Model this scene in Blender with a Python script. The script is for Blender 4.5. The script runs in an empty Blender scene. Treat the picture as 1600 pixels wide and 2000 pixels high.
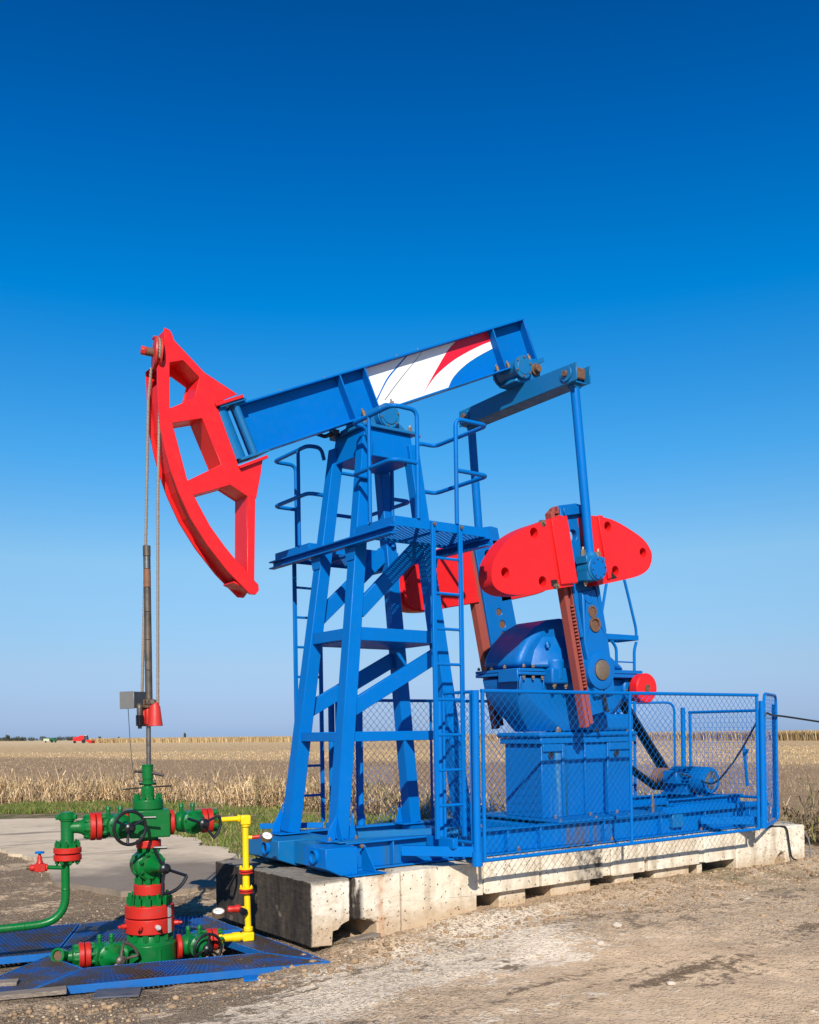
import bpy, bmesh, math, random
import numpy as np
from math import radians as R, sin, cos, pi
from mathutils import Vector as V, Matrix
from mathutils.geometry import tessellate_polygon
random.seed(7); rng = np.random.default_rng(7)
scene = bpy.context.scene
COL = scene.collection

# ------------------------------------------------------------------ camera
YAW, ROLL = R(54.0), R(-0.85)
F = V((cos(YAW), sin(YAW), 0)); RT = V((sin(YAW), -cos(YAW), 0)); UP = V((0, 0, 1))
r_ = RT*cos(ROLL) + UP*sin(ROLL); u_ = UP*cos(ROLL) - RT*sin(ROLL)
CAM = V((-2.919, -7.51, 1.65))
cd = bpy.data.cameras.new('camera'); cam = bpy.data.objects.new('camera', cd); COL.objects.link(cam)
m3 = Matrix((r_, u_, -F)).transposed()
cam.matrix_world = Matrix.Translation(CAM) @ m3.to_4x4()
cd.sensor_fit = 'VERTICAL'; cd.sensor_height = 36; cd.lens = 36*1928/2000
cd.shift_y = 428/2000; cd.clip_start = .1; cd.clip_end = 9000
scene.camera = cam

# ------------------------------------------------------------------ sky, sun, exposure
SUN = V((-0.66, -1.0, 0.76)).normalized()            # towards the sun
el = math.asin(SUN.z); az = math.atan2(SUN.x, SUN.y)
w = bpy.data.worlds.new('World'); scene.world = w; w.use_nodes = True
nt = w.node_tree; bg = nt.nodes['Background']
sky = nt.nodes.new('ShaderNodeTexSky'); sky.sky_type = 'NISHITA'; sky.sun_disc = False
sky.sun_elevation = el; sky.sun_rotation = az % (2*pi)
sky.air_density = 1.0; sky.dust_density = 0.2; sky.ozone_density = 10.0; sky.altitude = 100
# clear autumn air seen through a polariser: the same tint all round, by height above the horizon only
tc = nt.nodes.new('ShaderNodeTexCoord'); sz = nt.nodes.new('ShaderNodeSeparateXYZ'); nt.links.new(tc.outputs['Generated'], sz.inputs[0])
cr = nt.nodes.new('ShaderNodeValToRGB'); nt.links.new(sz.outputs[2], cr.inputs[0])
TINT = [(.0, (.66, .80, 1.20)), (.025, (.82, .82, 1.08)), (.066, (1.18, 1.01, 1.0)), (.168, (1.62, 1.52, 1.20)), (.264, (.66, 1.53, 1.48)), (.394, (.0, 1.36, 1.66)), (.505, (.0, 1.0, 1.48)), (.60, (.0, .75, 1.20)), (1.0, (.0, .44, .75))]
while len(cr.color_ramp.elements) < len(TINT): cr.color_ramp.elements.new(.5)
for e, (p_, c_) in zip(cr.color_ramp.elements, TINT): e.position = p_; e.color = (*[x*.5 for x in c_], 1)
v1 = nt.nodes.new('ShaderNodeVectorMath'); v1.operation = 'MULTIPLY'; nt.links.new(sky.outputs[0], v1.inputs[0]); nt.links.new(cr.outputs[0], v1.inputs[1])
v2 = nt.nodes.new('ShaderNodeVectorMath'); v2.operation = 'SCALE'; v2.inputs['Scale'].default_value = 2.0; nt.links.new(v1.outputs[0], v2.inputs[0])
nt.links.new(v2.outputs[0], bg.inputs[0])
bg.inputs[1].default_value = 0.079
sd = bpy.data.lights.new('sun', 'SUN'); sd.energy = 5.0; sd.angle = R(.5); sd.color = (1, .925, .81)
so = bpy.data.objects.new('sun', sd); COL.objects.link(so)
so.rotation_euler = SUN.to_track_quat('Z', 'Y').to_euler(); so.location = (0, 0, 30)
vs = scene.view_settings; vs.view_transform = 'Standard'; vs.look = 'None'; vs.exposure = 0.28; vs.gamma = 1
vs.use_curve_mapping = False
scene.cycles.max_bounces = 6; scene.cycles.transparent_max_bounces = 4

# ------------------------------------------------------------------ materials
def nmat(name):
    m = bpy.data.materials.new(name); m.use_nodes = True
    t = m.node_tree; b = t.nodes['Principled BSDF']
    return m, t, b
def N(t, kind, **k):
    n = t.nodes.new(kind)
    for a, v in k.items():
        if a in n.inputs: n.inputs[a].default_value = v
        else: setattr(n, a, v)
    return n
def noise(t, scale, detail=4, rough=.6, src=None, dist=0):
    n = N(t, 'ShaderNodeTexNoise'); n.inputs['Scale'].default_value = scale
    n.inputs['Detail'].default_value = detail; n.inputs['Roughness'].default_value = rough
    n.inputs['Distortion'].default_value = dist
    if src is None: src = pos(t)
    t.links.new(src, n.inputs['Vector']); return n.outputs['Fac']
def pos(t):
    for n in t.nodes:
        if n.bl_idname == 'ShaderNodeNewGeometry': return n.outputs['Position']
    return t.nodes.new('ShaderNodeNewGeometry').outputs['Position']
def ramp(t, src, a, b, lo=0., hi=1.):
    n = N(t, 'ShaderNodeMapRange'); n.inputs['From Min'].default_value = a; n.inputs['From Max'].default_value = b
    n.inputs['To Min'].default_value = lo; n.inputs['To Max'].default_value = hi
    t.links.new(src, n.inputs['Value']); return n.outputs[0]
def mix(t, fac, a, b):
    n = N(t, 'ShaderNodeMix', data_type='RGBA')
    if hasattr(fac, 'links'): t.links.new(fac, n.inputs[0])
    else: n.inputs[0].default_value = fac
    for i, c in ((6, a), (7, b)):
        if hasattr(c, 'links'): t.links.new(c, n.inputs[i])
        else: n.inputs[i].default_value = (*c, 1)
    return n.outputs[2]
def mth(t, op, a, b=0.):
    n = N(t, 'ShaderNodeMath', operation=op)
    for i, c in enumerate((a, b)):
        if hasattr(c, 'links'): t.links.new(c, n.inputs[i])
        else: n.inputs[i].default_value = c
    return n.outputs[0]
def bump(t, b, h, strength=.3, dist=.01):
    n = N(t, 'ShaderNodeBump'); n.inputs['Strength'].default_value = strength; n.inputs['Distance'].default_value = dist
    t.links.new(h, n.inputs['Height']); t.links.new(n.outputs[0], b.inputs['Normal'])
def scl(c, k): return tuple(min(1, x*k) for x in c)

def paint(name, c, rough=.4, fade=None, fade_amt=.25, rust=.02, dirt=.15, spec=.4, drip=None):
    m, t, b = nmat(name)
    n1 = noise(t, 2.2, 5); n2 = noise(t, 14, 5); n3 = noise(t, 55, 3)
    fade = fade or scl(c, .8)
    col = mix(t, ramp(t, n1, .42, .72, 0, fade_amt*2), c, fade)
    col = mix(t, ramp(t, n2, .52, .75, 0, dirt), col, tuple(x*.55+.03 for x in c))
    mpz = N(t, 'ShaderNodeMapping'); mpz.inputs['Scale'].default_value = (16, 16, 1.1); t.links.new(pos(t), mpz.inputs[0])
    run = noise(t, 1., 4, src=mpz.outputs[0])                                  # faint vertical runs of grime
    col = mix(t, ramp(t, run, .60, .78, 0, dirt*1.6), col, tuple(x*.5+.035 for x in c))
    if drip:
        sp = N(t, 'ShaderNodeSeparateXYZ'); t.links.new(pos(t), sp.inputs[0])
        for x0, wd, z0, z1, cc in drip:
            k = mth(t, 'MULTIPLY', ramp(t, mth(t, 'ABSOLUTE', mth(t, 'SUBTRACT', sp.outputs[0], x0)), wd, wd*.3), mth(t, 'MULTIPLY', ramp(t, sp.outputs[2], z0, z0+.05), ramp(t, sp.outputs[2], z1, z1-.05)))
            col = mix(t, mth(t, 'MULTIPLY', k, ramp(t, run, .42, .62)), col, cc)
    mask = ramp(t, mth(t, 'ADD', mth(t, 'MULTIPLY', n2, .6), mth(t, 'MULTIPLY', n3, .4)), .70-rust, .72-rust)
    col = mix(t, mask, col, (.17, .075, .035))
    t.links.new(col, b.inputs['Base Color'])
    t.links.new(ramp(t, n2, .3, .7, rough-.06, rough+.14), b.inputs['Roughness'])
    b.inputs['Specular IOR Level'].default_value = spec
    bump(t, b, mth(t, 'ADD', n3, mth(t, 'MULTIPLY', n1, 2.)), .12, .01)
    return m
def plain(name, c, rough=.6, metal=0., var=.25, scale=20, c2=None, bmp=.2):
    m, t, b = nmat(name)
    n = noise(t, scale, 5)
    t.links.new(mix(t, ramp(t, n, .3, .72), c, c2 or scl(c, 1-var)), b.inputs['Base Color'])
    b.inputs['Roughness'].default_value = rough; b.inputs['Metallic'].default_value = metal
    if bmp: bump(t, b, n, bmp, .006)
    return m
BLUE = (.0, .136, .475)
M = {}
M['blue'] = paint('blue_paint', BLUE, .38, (.0, .122, .40), .3, 0.008, .09, .12)
M['teal'] = paint('faded_blue_paint', (.002, .130, .35), .42, (.008, .14, .29), .35, .045, .25)
M['gear'] = paint('gearbox_blue_paint', (.0, .124, .43), .40, (.0, .108, .33), .28, .012, .2, .3)
M['drip_gear'] = paint('streaked_gearbox_paint', (.0, .124, .43), .42, (.0, .108, .33), .28, .012, .2, .3, [(4.17, .10, .72, 1.48, (.10, .26, .36)), (4.30, .05, .72, 1.5, (.01, .07, .13))])
M['drip_blue'] = paint('stained_skid_paint', BLUE, .4, (.0, .112, .35), .3, .02, .2, .15, [(4.25, .45, .40, .72, (.10, .085, .07)), (1.9, .10, .4, .72, (.03, .10, .17))])
M['red'] = paint('red_paint', (.69, .013, .015), .36, (.58, .014, .014), .25, .008, .10)
M['dullred'] = paint('worn_red_paint', (.52, .028, .02), .45, (.40, .03, .022), .4, .05, .35)
M['flange'] = paint('flange_red_paint', (.50, .018, .010), .40, (.36, .016, .010), .4, .04, .4)
M['green'] = paint('green_paint', (.001, .135, .024), .30, (.006, .105, .026), .45, .03, .5, .3)
M['yellow'] = paint('yellow_paint', (.80, .55, .003), .4, (.70, .45, .003), .2, .02, .12)
M['black'] = plain('black_paint', (.012, .013, .016), .35, 0, .4, 30, bmp=.1)
M['white'] = plain('white_paint', (.82, .82, .80), .4, 0, .04, 3, bmp=.03)
M['decal_red'] = plain('decal_red', (.66, .008, .028), .4, 0, .1, 3, bmp=.03)
M['primer'] = paint('red_primer', (.30, .062, .045), .6, (.22, .05, .038), .3, .03, .3)
M['rust'] = plain('rusty_steel', (.20, .10, .055), .8, .2, .6, 45, (.09, .055, .04), .4)
M['bolt'] = plain('bolt_steel', (.30, .25, .19), .5, .6, .5, 60, (.22, .13, .07))
M['pipe'] = plain('dirty_pipe_steel', (.16, .125, .095), .5, .5, .5, 14, (.07, .06, .05))
M['pipe_rust'] = plain('rusty_pipe', (.27, .12, .06), .7, .2, .5, 22, (.16, .085, .055))
M['chrome'] = plain('polished_rod_steel', (.34, .30, .26), .3, .9, .3, 20, (.2, .17, .14))
M['rope'] = plain('wire_rope_steel', (.33, .27, .22), .6, .3, .4, 90, (.2, .155, .125))
M['grey'] = plain('grey_box_paint', (.20, .195, .185), .45, .1, .15, 8)
M['darkgrey'] = plain('dark_grey_metal', (.05, .06, .075), .5, .2, .3, 20)
M['rubber'] = plain('black_rubber', (.012, .012, .012), .55, 0, .3, 30)
M['dial'] = plain('dial_white', (.75, .75, .73), .4, 0, .03, 5, bmp=0)
M['steelplate'] = plain('weathered_plate', (.16, .155, .16), .6, .4, .5, 9, (.05, .07, .12))
M['dark'] = plain('dark_recess_shade_and_gasket', (.01, .009, .008), .9, 0, .3, 10, bmp=0)  # near-black: painted shade of holes, slots and pockets; also the gasket colour
M['stripe'] = plain('silver_stripe', (.55, .54, .52), .4, .2, .1, 20)

def wood():
    m, t, b = nmat('weathered_wood'); mp = N(t, 'ShaderNodeMapping'); mp.inputs['Scale'].default_value = (4, 60, 60)
    t.links.new(pos(t), mp.inputs[0]); n = noise(t, 1.5, 5, src=mp.outputs[0])
    t.links.new(mix(t, ramp(t, n, .3, .7), (.30, .25, .2), (.12, .09, .07)), b.inputs['Base Color']); b.inputs['Roughness'].default_value = .85
    bump(t, b, n, .5, .01); return m
M['wood'] = wood()

def grating_mat():
    m, t, b = nmat('dirty_grating_paint'); n = noise(t, 3.2, 5); n2 = noise(t, 22, 4)
    c = mix(t, ramp(t, mth(t, 'ADD', mth(t, 'MULTIPLY', n, .75), mth(t, 'MULTIPLY', n2, .25)), .40, .54), (.002, .075, .32), (.06, .045, .037))
    c = mix(t, ramp(t, n2, .62, .72), c, (.20, .17, .15))
    t.links.new(c, b.inputs['Base Color']); b.inputs['Roughness'].default_value = .5; return m
M['grate'] = grating_mat()
M['grateblue'] = paint('dirty_blue_paint', (.001, .115, .40), .45, (.02, .09, .24), .35, .05, .4)

def concrete(name, base=(.76, .69, .56), oil=0, stain=0):
    m, t, b = nmat(name); p = pos(t)
    sep = N(t, 'ShaderNodeSeparateXYZ'); t.links.new(p, sep.inputs[0])
    n1 = noise(t, 2.5, 6); n2 = noise(t, 16, 6); n3 = noise(t, 90, 3)
    c = mix(t, ramp(t, n1, .35, .7), base, (.56, .455, .325))
    mp = N(t, 'ShaderNodeMapping'); mp.inputs['Scale'].default_value = (7, 7, .9); t.links.new(p, mp.inputs[0])
    st = noise(t, 1., 4, src=mp.outputs[0])
    c = mix(t, ramp(t, st, .50, .70, 0, .7), c, (.32, .235, .145))            # rain streaks
    c = mix(t, ramp(t, n2, .52, .68, 0, .5), c, (.40, .32, .225))
    low = ramp(t, mth(t, 'ADD', sep.outputs[2], mth(t, 'MULTIPLY', n2, -.22)), .13, -.02)
    c = mix(t, mth(t, 'MULTIPLY', low, .75), c, (.42, .29, .17))               # splashed soil
    vo = N(t, 'ShaderNodeTexVoronoi'); vo.inputs['Scale'].default_value = 26; t.links.new(p, vo.inputs['Vector'])
    pit = mth(t, 'MULTIPLY', ramp(t, vo.outputs['Distance'], .24, .14), ramp(t, n2, .46, .52))
    c = mix(t, mth(t, 'MULTIPLY', pit, .85), c, (.045, .04, .032))
    rs = mth(t, 'MULTIPLY', ramp(t, mth(t, 'ABSOLUTE', mth(t, 'ADD', mth(t, 'SUBTRACT', sep.outputs[0], 1.60), mth(t, 'MULTIPLY', mth(t, 'SUBTRACT', n1, .5), .06))), .045, .01), ramp(t, n2, .35, .6))
    c = mix(t, mth(t, 'MULTIPLY', rs, .55), c, (.50, .22, .09))
    if stain:
        e1 = ramp(t, mth(t, 'ADD', sep.outputs[0], mth(t, 'MULTIPLY', n2, .35)), 4.00, 4.05); e2 = ramp(t, mth(t, 'ADD', sep.outputs[0], mth(t, 'MULTIPLY', n2, .5)), 4.52, 4.35)
        c = mix(t, mth(t, 'MULTIPLY', mth(t, 'MULTIPLY', e1, e2), ramp(t, n2, .72, .4)), c, (.085, .07, .055))
    if oil:
        mp2 = N(t, 'ShaderNodeMapping'); mp2.inputs['Scale'].default_value = (9, 9, 1.6); t.links.new(p, mp2.inputs[0])
        s2 = noise(t, 1., 5, src=mp2.outputs[0])
        side = ramp(t, mth(t, 'ADD', sep.outputs[0], mth(t, 'MULTIPLY', n2, .02)), .968 if oil == 1 else 1.45, .956 if oil == 1 else 1.40)
        top = ramp(t, mth(t, 'ADD', sep.outputs[2], mth(t, 'MULTIPLY', n2, .03)), .468, .49)
        k = mth(t, 'MAXIMUM', side, mth(t, 'MULTIPLY', top, .72 if oil == 1 else .4))
        oilc = mix(t, ramp(t, mth(t, 'ADD', mth(t, 'MULTIPLY', s2, .6), mth(t, 'MULTIPLY', n2, .4)), .42, .70), (.014, .010, .008), (.085, .064, .045))
        c = mix(t, mth(t, 'MULTIPLY', k, ramp(t, n1, .78, .62) if oil == 1 else ramp(t, s2, .62, .50)), c, oilc)
    t.links.new(c, b.inputs['Base Color']); b.inputs['Roughness'].default_value = .9
    h = mth(t, 'ADD', mth(t, 'ADD', mth(t, 'MULTIPLY', n2, 1.), mth(t, 'MULTIPLY', n3, .3)), mth(t, 'MULTIPLY', pit, -1.2))
    bump(t, b, h, .5, .012); return m
M['conc'] = concrete('concrete'); M['conc_oil'] = concrete('oil_stained_concrete', (.76, .71, .61), 1)
M['conc_wet'] = concrete('wet_stained_concrete', stain=1)
M['conc_oil2'] = concrete('part_stained_concrete', (.72, .66, .55), 2)

# ------------------------------------------------------------------ mesh builder
def frame(d, up=V((0, 0, 1))):
    d = d.normalized()
    if abs(d.dot(up)) > .98: up = V((0, 1, 0)) if abs(d.y) < .9 else V((1, 0, 0))
    s = d.cross(up).normalized(); return d, s, s.cross(d)
def fillet(pts, r, n=5):
    pts = [V(p) for p in pts]; out = [pts[0]]
    for a, b, c in zip(pts, pts[1:], pts[2:]):
        d1 = (a-b); d2 = (c-b); k = min(r, d1.length*.49, d2.length*.49)
        p = b+d1.normalized()*k; q = b+d2.normalized()*k
        for i in range(n+1):
            s = i/n; out.append(p*(1-s)**2 + b*2*s*(1-s) + q*s*s)
    return out + [pts[-1]]
class MB:
    def __init__(s, xf=None): s.v = []; s.f = []; s.xf = xf
    def add(s, vs, fs):
        k = len(s.v); s.v += [V(p) for p in vs]; s.f += [tuple(i+k for i in f) for f in fs]; return s
    def box(s, x0, x1, y0, y1, z0, z1):
        return s.add([(x, y, z) for z in (z0, z1) for y in (y0, y1) for x in (x0, x1)],
                     [(0, 2, 3, 1), (4, 5, 7, 6), (0, 1, 5, 4), (2, 6, 7, 3), (0, 4, 6, 2), (1, 3, 7, 5)])
    def bar(s, p, q, w, h, up=(0, 0, 1), w2=None, h2=None):
        p, q = V(p), V(q); d, a, b = frame(q-p, V(up)); w2 = w2 or w; h2 = h2 or h
        vs = [c + a*i*ww/2 + b*j*hh/2 for c, ww, hh in ((p, w, h), (q, w2, h2)) for j in (-1, 1) for i in (-1, 1)]
        return s.add(vs, [(0, 2, 3, 1), (4, 5, 7, 6), (0, 1, 5, 4), (2, 6, 7, 3), (0, 4, 6, 2), (1, 3, 7, 5)])
    def ibeam(s, p, q, w, h, t=.012, up=(0, 0, 1)):
        p, q = V(p), V(q); d, a, b = frame(q-p, V(up))
        o = b*(h/2-t/2)
        s.bar(p+o, q+o, w, t, up); s.bar(p-o, q-o, w, t, up); return s.bar(p, q, t, h-2*t-.002, up)
    def tube(s, path, r, n=8, closed=False):
        P = [V(p) for p in path]; m = len(P); vs = []
        t0 = (P[1]-P[0]).normalized(); _, a, b = frame(t0)
        for i in range(m):
            if closed: t = (P[(i+1) % m]-P[i-1]).normalized()
            else: t = (P[min(i+1, m-1)]-P[max(i-1, 0)]).normalized()
            a = (a - t*a.dot(t)).normalized(); b = t.cross(a)
            vs += [P[i] + (a*cos(2*pi*k/n) + b*sin(2*pi*k/n))*r for k in range(n)]
        fs = [(i*n+k, i*n+(k+1) % n, ((i+1) % m)*n+(k+1) % n, ((i+1) % m)*n+k) for i in range(m if closed else m-1) for k in range(n)]
        if not closed: fs += [tuple(range(n))[::-1], tuple((m-1)*n+k for k in range(n))]
        return s.add(vs, fs)
    def lathe(s, p, d, prof, n=24):
        p = V(p); d, a, b = frame(V(d)); vs = []
        for t, r in prof:
            vs += [p + d*t + (a*cos(2*pi*k/n) + b*sin(2*pi*k/n))*max(r, 1e-4) for k in range(n)]
        m = len(prof)
        fs = [(i*n+k, i*n+(k+1) % n, (i+1)*n+(k+1) % n, (i+1)*n+k) for i in range(m-1) for k in range(n)]
        fs += [tuple(range(n))[::-1], tuple((m-1)*n+k for k in range(n))]
        return s.add(vs, fs)
    def cyl(s, p, q, r, n=20, r2=None):
        p, q = V(p), V(q); return s.lathe(p, q-p, [(0, r), ((q-p).length, r2 if r2 is not None else r)], n)
    def hexes(s, c, axis, rad, count, r, h, a0=0.):
        c = V(c); d, a, b = frame(V(axis))
        for k in range(count):
            g = a0+2*pi*k/count; p = c+(a*cos(g)+b*sin(g))*rad
            s.cyl(p, p+d*h, r, 6)
        return s
    def prism(s, poly, holes, y0, y1, mp=lambda a, b, y: (a, y, b)):
        loops = [poly]+list(holes); tris = tessellate_polygon([[V((a, b, 0)) for a, b in l] for l in loops])
        flat = [p for l in loops for p in l]; n = len(flat)
        vs = [mp(a, b, y0) for a, b in flat] + [mp(a, b, y1) for a, b in flat]
        fs = [tuple(t) for t in tris] + [tuple(i+n for i in t[::-1]) for t in tris]
        k = 0
        for l in loops:
            m = len(l); fs += [(k+i, k+(i+1) % m, n+k+(i+1) % m, n+k+i) for i in range(m)]; k += m
        return s.add(vs, fs)
    def loft(s, secs):
        n = len(secs[0]); vs = [p for c in secs for p in c]
        fs = [(i*n+k, i*n+(k+1) % n, (i+1)*n+(k+1) % n, (i+1)*n+k) for i in range(len(secs)-1) for k in range(n)]
        fs += [tuple(range(n))[::-1], tuple((len(secs)-1)*n+k for k in range(n))]
        return s.add(vs, fs)
    def build(s, name, mat, parent=None, bevel=0., seg=1, ang=38, fix=True, **props):
        me = bpy.data.meshes.new(name)
        vv = [s.xf @ p for p in s.v] if s.xf else s.v
        me.from_pydata([tuple(p) for p in vv], [], s.f)
        if fix:
            bm = bmesh.new(); bm.from_mesh(me)
            bmesh.ops.recalc_face_normals(bm, faces=bm.faces); bm.to_mesh(me); bm.free()
        me.shade_smooth(); me.set_sharp_from_angle(angle=R(ang))
        me.materials.append(mat if not isinstance(mat, str) else M[mat])
        o = bpy.data.objects.new(name, me); COL.objects.link(o)
        hang(o, parent)
        if bevel:
            b = o.modifiers.new('bevel', 'BEVEL'); b.width = bevel; b.segments = seg; b.limit_method = 'ANGLE'; b.angle_limit = R(40)
            b.harden_normals = False
        for k, x in props.items(): o[k] = x
        return o
ROOTS = {}
def hang(o, parent):
    if parent:
        o.parent = parent
        if parent.name in ROOTS: o.matrix_parent_inverse = Matrix.Translation(-ROOTS[parent.name])
def thing(name, loc, label, cat, group=None):
    o = bpy.data.objects.new(name, None); COL.objects.link(o); o.location = loc; o.empty_display_size = .2
    ROOTS[o.name] = V(loc); o['label'] = label; o['category'] = cat
    if group: o['group'] = group
    return o
def tag(o, label, cat, group=None):
    o['label'] = label; o['category'] = cat
    if group: o['group'] = group
    return o
def bolts(parent, name, pts, d, r, h, mat='bolt', n=6):
    """one small bolt mesh, copied to every point"""
    first = MB().cyl((0, 0, 0), (0, 0, h), r, n).add([(0, 0, h), (r*.5, 0, h), (0, r*.5, h), (-r*.5, 0, h), (0, -r*.5, h), (r*.5, 0, h*1.5), (0, r*.5, h*1.5), (-r*.5, 0, h*1.5), (0, -r*.5, h*1.5)],
        [(1, 2, 6, 5), (2, 3, 7, 6), (3, 4, 8, 7), (4, 1, 5, 8), (5, 6, 7, 8)]).build(name, mat, parent)
    q = V(d).to_track_quat('Z', 'Y').to_matrix().to_4x4()
    for i, p in enumerate(pts):
        o = first if i == 0 else first.copy()
        if i: COL.objects.link(o)
        o.parent = parent; o.matrix_basis = Matrix.Translation(V(p)) @ q
        o.matrix_parent_inverse = Matrix.Translation(-ROOTS[parent.name]) if parent.name in ROOTS else Matrix.Identity(4)

# ------------------------------------------------------------------ ground
def vnoise(x, y, seed=0):
    """smooth value noise on arrays"""
    xi = np.floor(x).astype(np.int64); yi = np.floor(y).astype(np.int64); fx = x-xi; fy = y-yi
    fx = fx*fx*(3-2*fx); fy = fy*fy*(3-2*fy)
    def h(a, b):
        n = (a*374761393 + b*668265263 + seed*974711) & 0x7fffffff
        n = ((n ^ (n >> 13))*1274126177) & 0x7fffffff
        return ((n ^ (n >> 16)) & 0xffff)/65535.
    return (h(xi, yi)*(1-fx)+h(xi+1, yi)*fx)*(1-fy) + (h(xi, yi+1)*(1-fx)+h(xi+1, yi+1)*fx)*fy
def fbm(x, y, o=4, seed=0):
    s = 0; a = .5
    for i in range(o): s = s+a*vnoise(x*2**i, y*2**i, seed+i); a *= .5
    return s
def sstep(a, b, x):
    t = np.clip((x-a)/(b-a), 0, 1); return t*t*(3-2*t)
def ground_z(x, y):
    x = np.asarray(x, float); y = np.asarray(y, float)
    base = -(.0078*x+.0010*y)*sstep(9, 30, np.hypot(x, y))
    # yard: low by the well, a little higher along the concrete
    front = np.interp(x, [-3, .2, .9, 1.9, 2.6, 4.5, 7.5, 10], [-.13, -.12, -.07, -.01, .06, .09, .07, .02])
    side = np.exp(-((y+.9)/1.6)**2)*sstep(.4, 1.2, x) + sstep(1.2, .2, x)*np.exp(-(np.hypot(x, y)/2.4)**2)
    z = base + front*np.clip(side, 0, 1)
    near = sstep(26, 16, np.hypot(x, y))
    rough = (fbm(x*1.3, y*1.3, 3, 3)-.45)*.06 + (fbm(x*6, y*6, 4, 9)-.45)*.06*(.4+1.2*sstep(.45, .62, fbm(x*.8, y*.8, 2, 21)))
    bank = np.exp(-((y+1.12)/.22)**2)*sstep(.8, 1.6, x)*sstep(8.4, 7.6, x)*(.045+.05*(fbm(x*5, y*5, 3, 31)-.4))
    z = z + rough*near + bank
    # field
    z = z + (fbm(x*.35, y*.35, 3, 40)-.45)*.10*sstep(25, 60, np.hypot(x, y))
    # cellar pit around the casing
    a = R(-14); u = x*cos(a)+y*sin(a); v = -x*sin(a)+y*cos(a)
    pit = sstep(.84, .72, np.abs(u-.02))*sstep(.50, .40, np.abs(v-.10))
    z = z-pit*.35
    under = sstep(1.3, 1.15, np.abs(u+.25))*sstep(1.2, 1.0, np.abs(v-.2))
    z = z-under*.05
    return z
def axis(lo, hi, step, far):
    a = list(np.arange(lo, hi+1e-6, step)); s = step; p = hi
    up = []
    while p < far: s *= 1.13; p += s; up.append(p)
    s = step; p = lo; dn = []
    while p > -far: s *= 1.13; p -= s; dn.append(p)
    return np.array(dn[::-1]+a+up)
def grid_mesh(name, X, Y, Z, mat):
    ny, nx = X.shape; me = bpy.data.meshes.new(name)
    co = np.stack([X, Y, Z], -1).reshape(-1, 3)
    i = np.arange((ny-1)*(nx-1)); r = i//(nx-1); c = i % (nx-1); a = r*nx+c
    q = np.stack([a, a+1, a+nx+1, a+nx], -1)
    me.vertices.add(len(co)); me.vertices.foreach_set('co', co.ravel())
    me.loops.add(q.size); me.loops.foreach_set('vertex_index', q.ravel().astype(np.int32))
    me.polygons.add(len(q)); me.polygons.foreach_set('loop_start', (np.arange(len(q))*4).astype(np.int32))
    me.update(calc_edges=True); me.shade_smooth(); me.materials.append(mat)
    o = bpy.data.objects.new(name, me); COL.objects.link(o); return o

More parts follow.
